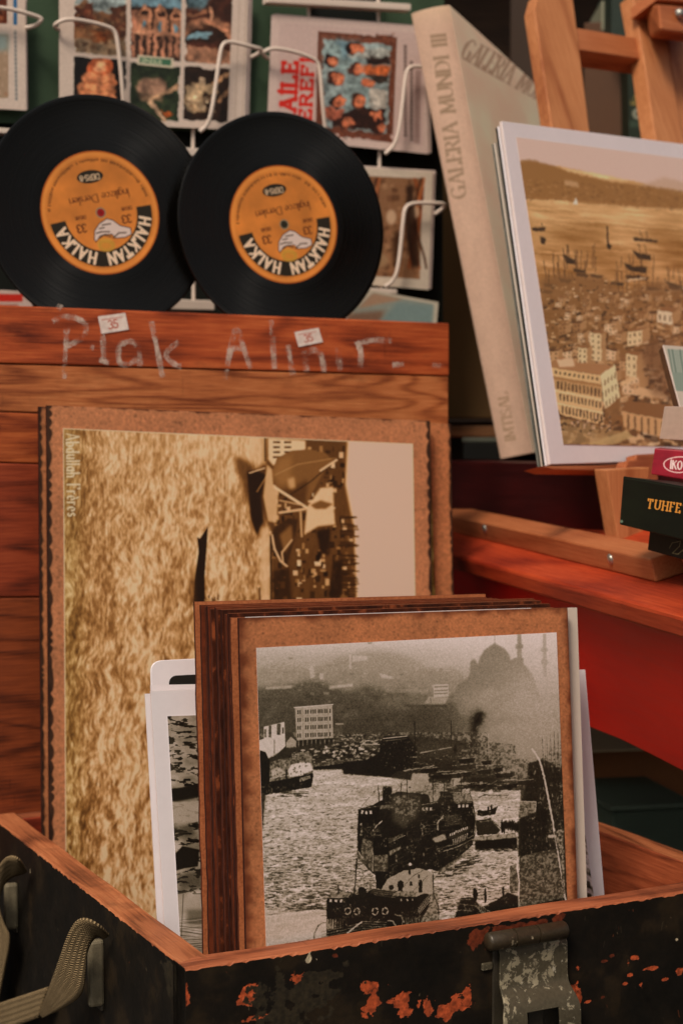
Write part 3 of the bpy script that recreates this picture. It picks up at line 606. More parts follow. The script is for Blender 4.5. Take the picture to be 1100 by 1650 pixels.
    for i in range(12): P.line([(672 + i * 1.7, 1464 - i * 2.0), (676 + i * 1.7, 1472 - i * 2)], 1, .66)
    P.line([(640, 1440), (664, 1412), (682, 1402)], .9, .25); P.line([(655, 1446), (690, 1410)], .7, .3)
    P.ell(677, 1424, 3.4, 6.8, .05); P.rect(674, 1424, 680, 1438, .07); P.rect(673, 1409, 676, 1415, .1); P.rect(660, 1420, 663.5, 1427, .08); P.ell(645, 1425, 5, 6, .04); P.rect(641, 1424, 648, 1436, .05)
    P.line([(659.5, 1396), (659.5, 1408)], 3.4, .06); P.ell(660.5, 1392.5, 2.8, 2.6, .84); P.ell(630, 1430, 4, 4, .07)
    P.poly([(526, 1446), (545, 1444), (560, 1436), (574, 1442), (600, 1432), (628, 1438), (668, 1443), (673, 1452), (672, 1520), (526, 1530)], .035)
    P.poly([(525, 1446), (545, 1437), (569, 1437), (561, 1445)], .44, 1, .3); P.line([(523, 1446.5), (562, 1445.5)], 1, .7)
    P.poly([(600, 1432), (640, 1436), (632, 1443), (596, 1440)], .14)
    for i in range(4): P.line([(602, 1432 + i * 3), (636, 1437 + i * 3)], .9, .42, .8)
    P.poly([(630, 1444), (640, 1436), (672, 1437), (670, 1445)], .50, .9, .5)
    for x in (532.5, 541, 549): P.rect(x - 1.5, 1449, x + 2, 1454, .82)
    for x in (646, 656, 664): P.rect(x - 1, 1448, x + 1, 1452, .7)
    P.line([(574, 1384), (573, 1410), (570, 1452)], 1.7, .05); P.line([(574, 1390), (552, 1432)], .6, .4, .5); P.ell(583, 1436, 6.5, 7, .04); P.rect(578, 1436, 590, 1446, .05)
    P.line([(545, 1427), (545, 1440)], 1.8, .05); P.ell(545, 1427.5, 1.6, 1.3, .05); P.line([(590, 1438), (603, 1430)], 1.2, .66); P.line([(578, 1430), (592, 1421)], 1.2, .5)
    for x, y in ((560, 1468), (575, 1468.5), (604, 1468.5), (620, 1468)):
        for k in range(12):
            if k % 3 == 2: continue
            a = k * 30; P.line([(x + 4.6 * math.cos(math.radians(a)), y + 5.4 * math.sin(math.radians(a))), (x + 4.6 * math.cos(math.radians(a + 26)), y + 5.4 * math.sin(math.radians(a + 26)))], 1.8, .66)
    P.rect(526, 1482, 538, 1498, .38, .8, .6)
    for i in range(7): P.line([(528 + i * 4, 1481), (528 + i * 4, 1496)], 1.1, .75 if i < 4 else .4, .8)
    for i in range(6): P.line([(518, 1502 + i * 4), (580, 1488 + i * 4.5)], 1.1, .45, .8)
    for i in range(6): P.line([(580, 1484 + i * 4), (622, 1486 + i * 4)], 1.1, .5, .8)
    P.line([(550, 1512), (560, 1503), (583, 1485)], 2.6, .76); P.ell(556, 1491, 4, 6, .03)
    P.line([(505, 1520), (507, 1503), (513, 1491), (520, 1487), (528, 1486)], 1.3, .34); P.line([(624, 1483), (632, 1484), (640, 1495)], 1.8, .62); P.line([(636, 1473), (646, 1476), (650, 1486)], 1.6, .55)
    for i in range(12): x = 648 + i * 3; P.line([(x, 1478), (x, 1494)], 1, R_.choice([.5, .3, .6]), .8)
    for i in range(40): x = R_.uniform(684, 712); y = R_.uniform(1440, 1500); P.line([(x + 16, y), (x + 24, y - 1)], 1, .15, .5)
    for m_ in (((655, 1246), (656, 1290)), ((697, 1250), (697, 1292)), ((715, 1258), (715, 1290)), ((742, 1250), (743, 1282)), ((646, 1262), (645, 1292))): P.line(m_, 1.3, .06, .85)
    for m_ in (((655, 1248), (632, 1284)), ((697, 1252), (676, 1292)), ((757, 1264), (742, 1282)), ((610, 1268), (580, 1302)), ((574, 1386), (602, 1440))): P.line(m_, .7, .2, .6)
    # more moored craft and jetties between the far ferries and the quay
    rj = random.Random(77)
    for i in range(26):
        x, y = rj.uniform(650, 830), rj.uniform(1222, 1272); L = rj.uniform(10, 34); P.poly([(x, y), (x + L, y - L * .1), (x + L * .92, y + 5), (x + 3, y + 6)], rj.choice([.06, .1, .16]), .85, .5)
        P.line([(x + 1, y - 1), (x + L, y - L * .1 - 1)], 1, rj.choice([.6, .5, .7]), .8)
        if rj.random() < .5: P.rect(x + L * .3, y - 5, x + L * .6, y, rj.choice([.62, .45, .2]), .85, .4); P.line([(x + L * .4, y - 5), (x + L * .4, y - rj.uniform(9, 18))], 1, .12, .8)
    dk = (P.a[..., 0] < .13) & (Y > 1262); nz = fbm(h, w_, 4, 3, 3, 77); nz2 = fbm(h, w_, 30, 30, 3, 78)
    P.blend((slice(None), slice(None)), dk * sst(nz, .64, .78) * sst(nz2, .45, .65), .30)
    nl = fbm(h, w_, 5, 5, 3, 79); md = ((P.a[..., 0] > .25) & (P.a[..., 0] < .6) & (Y > 1180)).astype(float)
    P.blend((slice(None), slice(None)), md * sst(nl, .55, .7) * .5, .08); P.blend((slice(None), slice(None)), md * (1 - sst(nl, .3, .42)) * .4, .75)
    keep = P.a.copy(); P.warp(1.1, 6, 60); top = sst(Y, 1222, 1232)[..., None]; P.a = keep * (1 - top) + P.a * top
    P.a = np.clip((P.a - .12) * 1.05 + .13, 0, 1); sm_ = blur(P.a[..., 0], 1); P.a[..., 0] = P.a[..., 0] * .62 + sm_ * .38
    # print grain and contrast of an old press photograph
    gr = np.random.RandomState(5).rand(h, w_); gr = (blur(gr, 1) - .5) * 1.1 + (np.random.RandomState(6).rand(h, w_) - .5) * .34
    g = P.a[..., 0]; g = g + gr * (.16 + .5 * np.clip(g * (1 - g) * 2, 0, .5)) * .9
    P.a[..., 0] = np.clip(g, 0.0, 1)
    return P
def sepia_ramp(v, tint=None):
    xs = [0, .25, .5, .75, 1]; r = np.array([(20, 11, 5), (76, 46, 20), (136, 94, 52), (182, 141, 98), (212, 182, 156)], float)
    return np.stack([np.interp(v, xs, r[:, k]) for k in range(3)], -1)
def sea_print():
    Q = [(102, 690), (665, 715), (677, 1480), (107, 1520)]
    P = Pic(Q, 620, 850, [.8], 1); X, Y = P.X, P.Y; h, w_ = P.h, P.w
    yy, xx = np.mgrid[0:h, 0:w_]
    big = fbm(h, w_, 34, 11, 4, 41); fine = fbm(h, w_, 13, 4, 3, 42); vfine = fbm(h, w_, 8, 2.6, 2, 45); huge = fbm(h, w_, 120, 60, 3, 46)
    amp = np.interp(Y, [690, 950, 1150, 1400], [.22, .34, .62, .92])
    # slightly meandering ripples that run up the sheet
    sh = (fbm(h, w_, 40, 40, 2, 43) - .5) * 15 + (yy * .10)
    ix = ((xx + sh).astype(int)) % w_; big = big[yy, ix]; fine = fine[yy, ix]
    long_ = fbm(h, w_, 90, 11, 4, 47)[yy, ((xx + (fbm(h, w_, 70, 70, 2, 48) - .5) * 34 + yy * .05).astype(int)) % w_]; lw = sst(Y, 1040, 1240) * .65; big = big * (1 - lw) + long_ * lw
    v = .70 + (huge - .5) * .22 + (big - .5) * .9 * amp + (fine - .5) * .58 * (.5 + .5 * amp) + (vfine - .5) * .25
    v -= .16 * np.exp(-((X - 118) / 34) ** 2) + .05
    v += .10 * sst(X, 440, 360) * 0 + .08 * np.exp(-((X - 340) / 120) ** 2) * sst(Y, 1000, 800)
    v = np.where(v < .40, .40 + (v - .40) * .6, v); P.a[..., 0] = np.clip(v, .10, .88)
    P.blob(345, 700, 130, 40, .84, .35)
    # sky strip
    P.poly([(548, 705), (670, 705), (690, 1520), (578, 1520), (574, 980), (568, 860), (557, 800)], .90, .97, 1.5)
    # quay with boats, lying on its side
    P.poly([(425, 700), (470, 705), (560, 705), (556, 780), (570, 850), (575, 1000), (575, 1500), (438, 1500), (436, 860), (418, 800)], .2, .92, 2)
    rr = random.Random(4)
    for i in range(900):
        y = rr.uniform(715, 1450); x = rr.uniform(432, 570 if y > 850 else 552)
        P.rect(x, y, x + rr.uniform(1.5, 9), y + rr.uniform(2, 12), rr.choice([.01, .02, .08, .25, .5, .7, .84, .88, .05]), rr.uniform(.6, .98), .4)
    for i in range(60):
        y = rr.uniform(830, 1000); P.line([(548, y), (572 + rr.uniform(-4, 6), y + rr.uniform(-2, 3))], 2, .1, .8)
    P.poly([(432, 706), (492, 710), (492, 724), (440, 750), (432, 740)], .9, .95, 1)
    for i in range(4):
        for j in (440, 458): P.rect(j, 711 + i * 8, j + 11, 714 + i * 8, .1, .9)
    P.poly([(404, 700), (430, 702), (428, 750), (400, 740)], .78, .7, 2)
    P.line([(427, 706), (427, 742)], 2, .05)
    P.poly([(376, 735), (392, 738), (412, 755), (424, 748), (430, 770), (428, 840), (418, 868), (406, 852), (402, 820), (392, 790)], .14, .8, 4)
    P.poly([(398, 760), (412, 757), (428, 765), (420, 800), (424, 840), (414, 862), (404, 835)], .02, .95, 1.5)
    P.line([(402, 762), (426, 754)], 2, .8); P.line([(414, 792), (434, 760)], 2, .6, .7)
    # brown furled sails and pale awnings
    P.poly([(438, 762), (446, 738), (470, 726), (500, 724), (524, 730), (536, 742), (520, 762), (505, 790), (492, 816), (468, 808), (446, 790)], .34, 1, .8)
    P.poly([(446, 790), (470, 786), (496, 772), (492, 816), (468, 808)], .17, .8, 3); P.poly([(440, 762), (448, 742), (470, 732), (468, 775), (452, 782)], .5, .5, 4); P.poly([(463, 772), (474, 768), (476, 786), (466, 788)], .72, .8, 2)
    P.line([(443, 765), (480, 748), (540, 738)], 1.5, .6, .7); P.line([(454, 806), (500, 776), (540, 742)], 1.6, .04)
    P.poly([(430, 748), (438, 756), (440, 780), (448, 790), (446, 842), (432, 840), (424, 800)], .76, .9, 1.5); P.line([(444, 786), (494, 818)], 4.5, .84); P.line([(450, 806), (488, 814)], 2, .7)
    P.line([(450, 826), (492, 820)], 4, .74); P.line([(516, 758), (542, 741)], 3.5, .8); P.line([(484, 824), (486, 864)], 3.2, .66)
    P.poly([(494, 818), (516, 786), (536, 784), (538, 822), (540, 845), (512, 848), (490, 862)], .84, .95, 1); P.poly([(500, 814), (516, 806), (536, 812), (524, 820), (508, 820)], .2, .8, 1.5)
    P.poly([(440, 852), (460, 838), (480, 836), (474, 870), (462, 912), (446, 894)], .1, .95, 1.5); P.poly([(450, 862), (470, 845), (472, 870), (458, 892)], .42, .8, 2)
    P.line([(438, 862), (442, 884), (452, 904), (462, 912)], 3, .78); P.line([(470, 870), (454, 890), (456, 908)], 2.6, .72)
    P.poly([(510, 855), (532, 850), (530, 895), (516, 890)], .03, .95, 2); P.poly([(536, 905), (552, 902), (550, 960), (540, 975), (530, 960)], .03, .9, 2)
    P.poly([(440, 920), (466, 915), (470, 970), (440, 975)], .05, .8, 2); P.rect(548, 960, 560, 976, .4, .9, 1)
    P.poly([(420, 850), (434, 850), (436, 980), (420, 980)], .78, .8, 3); P.line([(436, 864), (437, 976)], 3, .06); P.line([(418, 948), (419, 976)], 3, .2)
    # black boat on the water
    P.poly([(318, 865), (322, 868), (335, 848), (333, 880), (330, 925), (330, 978), (311, 978), (314, 930), (320, 890)], .01, 1, .7)
    P.poly([(306, 930), (313, 900), (316, 975), (306, 975)], .2, .7, 3); P.line([(312, 972), (330, 972)], 1.5, .8)
    for i in range(26): P.ell(rr.uniform(330, 352), rr.uniform(955, 972), 1.4, 3, rr.choice([.1, .8, .5]), .8)
    g = np.clip(P.a[..., 0], 0, 1) + (np.random.RandomState(3).rand(h, w_) - .5) * .05
    rgb = sepia_ramp(np.clip(g * 1.16 + .03, 0, 1)) * np.array([1.04, 1.02, .94]); gr = np.exp(-((X - 108) / 26) ** 2)[..., None] * .55
    sky = sst(X, 552, 562)[..., None] * sst(g, .8, .88)[..., None]
    rgb = rgb * (1 - gr * .5) + rgb * np.array([.86, 1.02, .8]) * gr * .5
    rgb = rgb * (1 - sky) + np.array([204, 176, 156]) * sky
    P.a = rgb; P.ch = 3
    P.text('Abdullah Frères', 107, 699, (0.02, 1), 20, (208, 192, 160), .14, .06, False, .95, gap=.20, wide=.66)
    for ex in (0, 1): P.line([(102.5, 690), (107.5, 1520)], 1.4, (200, 180, 140)); P.line([(102, 690.6), (665, 715.6)], 1.2, (205, 185, 150)); P.line([(664.3, 715), (676.5, 1480)], 1.2, (205, 190, 150))
    return P
def city_print():
    Q = [(831, 221), (1180, 266), (1205, 722), (907, 716)]
    P = Pic(Q, 560, 720, [150, 110, 62]); X, Y = P.X, P.Y; h, w_ = P.h, P.w
    sky = np.array([186, 160, 146.]); sky2 = np.array([190, 165, 150.])
    n = fbm(h, w_, 5, 60, 3, 51)[..., None]; n2 = fbm(h, w_, 40, 120, 3, 52)[..., None]
    sea = np.array([152, 108, 58.]) + (n - .5) * 34 + (n2 - .5) * 56 + sst(Y, 440, 320)[..., None] * np.array([30, 34, 34])
    P.a = sea
    P.poly([(820, 210), (1200, 250), (1200, 315), (1060, 300), (900, 268), (831, 270)], sky, 1, 1)
    P.poly([(1030, 300), (1070, 286), (1110, 296), (1200, 318), (1200, 330), (1030, 310)], (172, 142, 118), .9, 2)
    P.poly([(834, 262), (850, 257), (880, 264), (920, 278), (980, 292), (1040, 300), (1120, 312), (1200, 322), (1200, 340), (1100, 336), (1030, 334), (920, 324), (844, 320)], (132, 92, 46), 1, 1.5)
    rr = random.Random(9)
    for i in range(330):
        x = rr.uniform(842, 1180); y = 300 + (x - 842) * .07 + rr.uniform(-12, 22); P.rect(x, y, x + rr.uniform(2, 6), y + rr.uniform(1, 3), rr.choice([(172, 132, 86), (90, 58, 25), (110, 74, 34), (150, 112, 66)]), .55, .7)
    P.poly([(909, 290), (930, 294), (932, 302), (910, 299)], (180, 145, 105), .7, 1.5); P.poly([(922, 330), (926, 318), (931, 330)], (205, 180, 160), 1, .5)
    D = (44, 28, 12)
    for q in ([(857, 368), (878, 366), (877, 373), (857, 373)], [(869, 381), (879, 385), (877, 394), (871, 393)], [(978, 392), (985, 396), (982, 403), (977, 400)], [(1020, 383), (1060, 388), (1058, 391), (1020, 388)], [(1018, 403), (1030, 408), (1048, 412), (1047, 420), (1026, 416)], [(1003, 422), (1020, 430), (1042, 430), (1040, 441), (1012, 436)], [(1070, 452), (1090, 460), (1110, 462), (1110, 472), (1080, 468)], [(906, 410), (926, 418), (926, 427), (912, 424)]):
        P.poly(q, D, .9, .8)
    P.line([(977, 366), (979, 398)], 3, D, .8)
    for x, y0, y1 in ((872, 360, 372), (1030, 372, 386), (1040, 374, 388), (1028, 394, 412), (1038, 396, 414), (1012, 410, 430), (1030, 408, 434), (1074, 430, 456), (1092, 434, 462), (914, 396, 418), (907, 400, 448), (925, 404, 440), (890, 408, 450), (898, 410, 452), (876, 420, 448), (940, 420, 452), (1000, 436, 476), (1008, 430, 480), (1020, 440, 478), (994, 440, 472), (1040, 440, 480), (920, 440, 450)):
        P.line([(x, y0), (x + 3, y1)], 1.5, (72, 46, 20), .8)
    for i in range(34):
        x = rr.uniform(872, 960) if i % 2 else rr.uniform(990, 1110); y = rr.uniform(430, 476); P.line([(x, y), (x + rr.uniform(-1, 3), y - rr.uniform(18, 40))], 1.1, (70, 45, 20), .75)
        if i % 3 == 0: P.poly([(x - 8, y), (x + 14, y + 3), (x + 10, y + 8), (x - 6, y + 6)], (50, 32, 14), .85, .8)
        if i % 4 == 0: P.line([(x - 8, y + 10), (x + 20, y + 6)], 3, (186, 156, 118), .7)
    # town spreads over the lower half
    top = [(868, 452), (900, 442), (970, 446), (1000, 470), (1060, 452), (1120, 470), (1200, 480), (1205, 730), (900, 730)]
    P.poly(top, (112, 76, 38), .75, 4)
    for i in range(2600):
        y = 448 + (rr.random() ** .8) * 272; x = rr.uniform(872, 1190); s = 1.4 + (y - 450) * .017
        c = rr.choice([(182, 150, 108), (160, 122, 78), (52, 33, 15), (64, 40, 18), (100, 66, 32), (128, 88, 46), (196, 168, 132), (84, 54, 26)])
        x1, y1 = x + rr.uniform(1, 3.4) * s, y + rr.uniform(.8, 2) * s; k = rr.uniform(-.5, .5) * s
        P.poly([(x, y), (x1, y + k), (x1, y1 + k), (x, y1)], c, rr.uniform(.5, .9), .6)
    def house(x0, y0, w0, d0, hh, rot=1, rows=2, roof=(126, 86, 48), wl=(198, 168, 126), wr=(150, 112, 70)):
        a = (x0, y0); b = (x0 + w0, y0 + w0 * .16 * rot); c = (b[0] + d0, b[1] - d0 * .55); d = (a[0] + d0, a[1] - d0 * .5)
        P.poly([a, b, c, d], roof, .95, .6)
        P.poly([a, b, (b[0], b[1] + hh), (a[0], a[1] + hh)], wl, .95, .5); P.poly([b, c, (c[0], c[1] + hh), (b[0], b[1] + hh)], wr, .95, .5)
        for r in range(rows):
            for k in range(max(int(w0 / 7), 2)):
                fx = (k + .5) / max(int(w0 / 7), 2); xx = x0 + w0 * fx; yy = y0 + w0 * .16 * rot * fx + hh * (r + .3) / rows
                P.rect(xx - 1, yy, xx + 1.2, yy + hh / rows * .45, (84, 56, 28), .85, .3)
    for i in range(95):
        y = rr.uniform(462, 615); x = rr.uniform(880, 1090); s = (y - 380) / 200
        house(x, y, rr.uniform(9, 20) * s, rr.uniform(6, 14) * s, rr.uniform(10, 20) * s, rr.choice([1, -1]), 2, rr.choice([(120, 82, 44), (88, 56, 28)]), rr.choice([(192, 160, 122), (168, 130, 88), (140, 100, 58)]))
    house(950, 536, 18, 8, 44, 1, 5); house(930, 560, 15, 8, 26, 1, 3); house(1008, 570, 17, 10, 36, 1, 3); house(1010, 536, 24, 12, 22, -1, 2); house(1058, 500, 24, 14, 20, 1, 1, wl=(200, 172, 140))
    # the big barracks-like building
    P.poly([(884, 585), (905, 574), (930, 584), (992, 590), (966, 604), (888, 594)], (146, 104, 64), 1, .5); P.poly([(896, 580), (922, 576), (926, 590), (900, 592)], (196, 164, 128), .9, 1)
    P.poly([(888, 593), (966, 605), (972, 686), (902, 668), (893, 640)], (190, 156, 108), 1, .4)
    P.poly([(966, 605), (990, 588), (998, 640), (974, 660)], (206, 176, 134), 1, .4); P.poly([(974, 660), (998, 640), (1000, 652), (990, 684), (972, 686)], (120, 84, 44), .9, 1)
    P.poly([(889, 606), (968, 620), (968, 624), (890, 611)], (140, 100, 56), .9, .4)
    P.poly([(891, 611), (968, 624), (969, 640), (893, 627)], (150, 112, 66), .6, .4)
    for r, (ya, yb, hh) in enumerate(((597, 609, 5), (614, 627, 13), (634, 648, 10), (654, 668, 12))):
        for k in range(12 if r else 10):
            f = (k + .5) / (12 if r else 10); x = 891 + 4 * r + f * (74 - 2 * r); y = ya + (yb - ya) * f
            P.rect(x - 1.3, y, x + 1.6, y + hh, (78, 54, 28) if k % 5 else (60, 40, 20), .85, .4)
    for r in range(3):
        for k in range(4): x = 973 + k * 5.4 + r; y = 612 + r * 17 - k * 3.6; P.rect(x, y, x + 2, y + 9, (100, 72, 40), .85, .3)
    P.line([(893, 630), (970, 645)], 1.3, (214, 184, 142)); P.line([(896, 650), (972, 666)], 1.3, (214, 184, 142))
    P.poly([(998, 616), (1020, 606), (1024, 612), (1000, 624)], (190, 156, 112), .9, .6)
    P.poly([(1012, 634), (1030, 624), (1062, 630), (1068, 642), (1040, 640)], (184, 150, 108), .9, .8); P.line([(1020, 646), (1070, 656)], 4, (34, 20, 8))
    P.poly([(1000, 662), (1010, 645), (1075, 652), (1070, 676)], (118, 80, 42), 1, .6)
    P.poly([(1002, 664), (1070, 676), (1070, 706), (1004, 688)], (176, 138, 92), 1, .6)
    for k in range(6): x = 1010 + k * 11; P.rect(x, 668 + k * 2.2, x + 2.6, 692 + k * 2.3, (70, 46, 22), .85, .8)
    P.poly([(898, 672), (975, 690), (1010, 700), (960, 716), (905, 716)], (150, 122, 78), .7, 2)
    for i in range(70): x, y = rr.uniform(900, 985), rr.gauss(684, 6); P.ell(x, y, 2, 2, rr.choice([(50, 34, 18), (190, 160, 130), (90, 60, 30)]), .7)
    P.poly([(945, 716), (1008, 694), (1020, 704), (990, 716)], (168, 144, 96), .8, 1); P.poly([(1030, 560), (1060, 540), (1090, 556), (1085, 640), (1050, 640)], (84, 52, 26), .5, 6)
    P.warp(1.6, 6, 70); P.a = (P.a - np.array([130, 96, 62.])) * 1.14 + np.array([148, 112, 76.]) + (np.random.RandomState(2).rand(h, w_, 1) - .5) * 8
    return P
def rock_print():
    Q = [(270, 1153), (520, 1145), (530, 1540), (290, 1540)]
    P = Pic(Q, 420, 660, [.66], 1); X, Y = P.X, P.Y; h, w_ = P.h, P.w
    n = fbm(h, w_, 7, 20, 3, 61); m = fbm(h, w_, 26, 40, 3, 62)
    v = .64 + (m - .5) * .35; v -= sst(n, .56, .68) * .55 * (Y < 1440)
    v = v + sst(Y, 1425, 1440) * .1; P.a[..., 0] = v
    for q in ([(273, 1270), (290, 1268), (330, 1260), (318, 1285), (290, 1292), (274, 1290)], [(281, 1375), (293, 1362), (320, 1368), (318, 1395), (296, 1398), (283, 1402)]): P.poly(q, .04, 1, .6)
    P.poly([(276, 1292), (318, 1284), (325, 1320), (280, 1335)], .75, .8, 2)
    P.poly([(282, 1330), (312, 1326), (312, 1345), (284, 1352)], .1, .55, 4); P.poly([(286, 1408), (325, 1400), (325, 1430), (288, 1438)], .15, .6, 4)
    P.rect(280, 1440, 540, 1470, .72, .8, 4); P.rect(300, 1465, 540, 1490, .34, .8, 3); P.line([(294, 1440), (290, 1520)], 1.5, .2, .7)
    for i in range(60):
        y = R_.uniform(1480, 1540); P.line([(288, y), (330, y + R_.uniform(-8, 8))], 1, R_.choice([.2, .8]), .5)
    P.a[..., 0] += (np.random.RandomState(8).rand(h, w_) - .5) * .12
    return P
def board_pic(Q, w_, h_, base, seed, scallop=None, burn=9, edge=(52, 24, 12), burnl=None):
    """hardboard with burnt edges; scallop=(px spacing, reach) draws the row of scorch marks"""
    P = Pic(Q, w_, h_, base); X, Y = P.X, P.Y
    n = fbm(h_, w_, 70, 70, 4, seed); f = fbm(h_, w_, 3, 3, 3, seed + 1); sp = np.random.RandomState(seed).rand(h_, w_)
    P.a = P.a * (1 + (n[..., None] - .5) * .16 + (f[..., None] - .5) * .20)
    dark = blur((sp > .9935).astype(float), 1) * 4; P.a = P.a * (1 - np.clip(dark, 0, 1)[..., None] * .38)
    lite = blur((np.random.RandomState(seed + 5).rand(h_, w_) > .996).astype(float), 1) * 3; P.a = P.a * (1 + np.clip(lite, 0, 1)[..., None] * .18)
    (xa, ya), (xb, yb), (xc, yc), (xd, yd) = Q
    u, v = np.meshgrid((np.arange(w_) + .5) / w_, (np.arange(h_) + .5) / h_)
    lu = math.hypot(xb - xa, yb - ya); lv = math.hypot(xd - xa, yd - ya)
    dl, dr, dt = u * lu, (1 - u) * lu, v * lv
    wob = (fbm(h_, w_, 22, 22, 3, seed + 9) - .5) * 9
    def edge_burn(d, reach, amt):
        m = np.clip(1 - (d + wob) / reach, 0, 1) ** 1.5 * amt
        P.a = P.a * (1 - m[..., None]) + np.array(edge, float) * m[..., None]
    edge_burn(dt, burn, .75); edge_burn(dr, burn, .75); edge_burn(dl, burnl or burn, .8)
    if scallop:
        s, reach = scallop
        jit = (fbm(h_, w_, s * 2, w_, 2, seed + 3) - .5) * 6
        sc_ = (np.abs(np.sin(np.pi * (v * lv) / s + jit)) ** .8)
        for d in (dl, dr):
            m = sst(reach * (.35 + .65 * sc_) + wob * .25 - d, -1.2, 2.0) * .82
            P.a = P.a * (1 - m[..., None]) + np.array((30, 18, 12.)) * m[..., None]
    return P
def record_label(seed, hole):
    """paper label drawn the way up it sits in the photograph; unit radius, y down"""
    P = Pic([(-1, -1), (1, -1), (1, 1), (-1, 1)], 420, 420, [204, 126, 48]); X, Y = P.X, P.Y
    O = np.array([187, 112, 46.]); n = fbm(420, 420, 90, 90, 4, seed)[..., None]
    P.a = O * (1 + (n - .5) * .22); r = np.hypot(X, Y)
    P.blend((slice(None), slice(None)), sst(r, .90, .93) * .35, (226, 150, 70)); P.blend((slice(None), slice(None)), sst(r, .965, .99) * .8, (150, 70, 20))
    D = (34, 28, 18); DB = (74, 32, 10)
    ang = np.degrees(np.arctan2(Y, X)) % 360
    band = (r > .62) & (r < .875) & (((ang > 0) & (ang < 164)) | (ang > 348)); P.blend((slice(None), slice(None)), blur(band.astype(float), 1), D)
    txt = 'HALKTAN HALKA'; pos = [3, 16.5, 28, 38.5, 50, 60.5, 72.5, 0, 98, 111.5, 123.5, 134, 146.5]
    for chh, a in zip(txt, pos):
        if chh == ' ': continue
        th = math.radians(a + 4); rd = (-math.sin(th), math.cos(th)); rb = .665; ww = GLY[chh][0] * .8 * .175
        cx, cy = rb * math.cos(th), rb * math.sin(th)
        P.text(chh, cx - rd[0] * ww / 2, cy - rd[1] * ww / 2, rd, .175, (214, 186, 158), .26, .2, wide=.8)
    P.text('İngilizce Dersleri', .47, -.42, (-.973, .229), .125, DB, .13, .07, gap=.13, wide=1.1)
    for x, y in ((.48, .06), (-.285, .26)):
        P.text('33', x + .02, y - .06, (-.973, .2), .125, DB, .2, .14, gap=.2); 
    for x, y in ((.52, -.14), (-.26, .06)): P.text('DEVIR', x, y, (-.973, .2), .05, DB, .2)
    P.ell(-.165, -.57, .225, .105, D, 1, 0, -12); P.text('DERS-8', -.02, -.63, (-.98, .2), .085, (200, 172, 140), .16, gap=.14)
    rr = random.Random(seed)
    a = 178.0
    while a < 338:
        th = math.radians(a)
        if rr.random() > .16:
            c, s_ = math.cos(th), math.sin(th); k = rr.uniform(.0, .02)
            P.line([(c * (.83 + k), s_ * (.83 + k)), (c * .872, s_ * .872)], .016, (66, 36, 12), .9)
        a += rr.uniform(1.6, 2.5)
    # hand holding a ring
    P.ell(.08, .52, .15, .11, (186, 140, 52), .9, .01); P.ell(.08, .53, .09, .05, (204, 128, 50), .8, .01)
    for k in range(8): P.line([(-.03 + k * .035, .46), (-.02 + k * .03, .60)], .012, (140, 100, 34), .6)
    H_ = [(-.12, .44), (-.11, .30), (-.03, .18), (.10, .09), (.20, .11), (.32, .19), (.50, .22), (.515, .32), (.40, .38), (.24, .40), (.18, .34), (.06, .35), (-.02, .38), (-.09, .48)]
    P.poly(H_, (196, 176, 166), 1, .004); P.line(H_ + H_[:1], .014, (50, 34, 20), .9)
    for q in ([(-.08, .34), (.0, .31), (.14, .30)], [(-.04, .42), (.04, .36), (.16, .38)], [(.02, .2), (.16, .17)], [(.2, .4), (.3, .31), (.42, .3)], [(-.03, .26), (.05, .24)]): P.line(q, .022, (60, 46, 34), .85)
    P.ell(.0, .0, .085, .085, (120, 118, 100), .9); P.ell(.0, .0, .066, .066, hole, 1)
    return P
# ------------------------------------------------------------------ the setting
def structure(o): o['kind'] = 'structure'; return o
I4 = Matrix.Identity(4)
def ground():
    t = NT('paving'); co = t.coords(); b = t.n('TexBrick'); b.inputs['Scale'].default_value = 5; t.l(co, b.inputs['Vector'])
    b.inputs['Color1'].default_value = (.05, .045, .04, 1); b.inputs['Color2'].default_value = (.035, .03, .028, 1); b.inputs['Mortar'].default_value = (.015, .013, .012, 1)
    n = t.noise(co, 14, 5); m = t.fin(t.mix(.5, b.outputs['Color'], t.ramp(n, [(.3, (.02, .018, .016)), (.8, (.07, .06, .055))])), .8, .2)
    s = 60; structure(link('ground', mesh('ground', [(-s, -s, 0), (s, -s, 0), (s, s, 0), (-s, s, 0)], [(0, 1, 2, 3)]), I4, None, (m,)))
ground()
# ------------------------------------------------------------------ box frame: x along the front board, y to the back, z up from the rim
U = Vector((5807 - CX, FPX, 0)).normalized(); V = Vector((-U.y, U.x, 0))
MB = Matrix((U, V, Vector((0, 0, 1)))).transposed().to_4x4(); MB.translation = W(299, 1562, 1.0)
BW, BD, TH, HB = .452, .455, .021, MB.translation.z          # width, depth, wall, height down to the paving
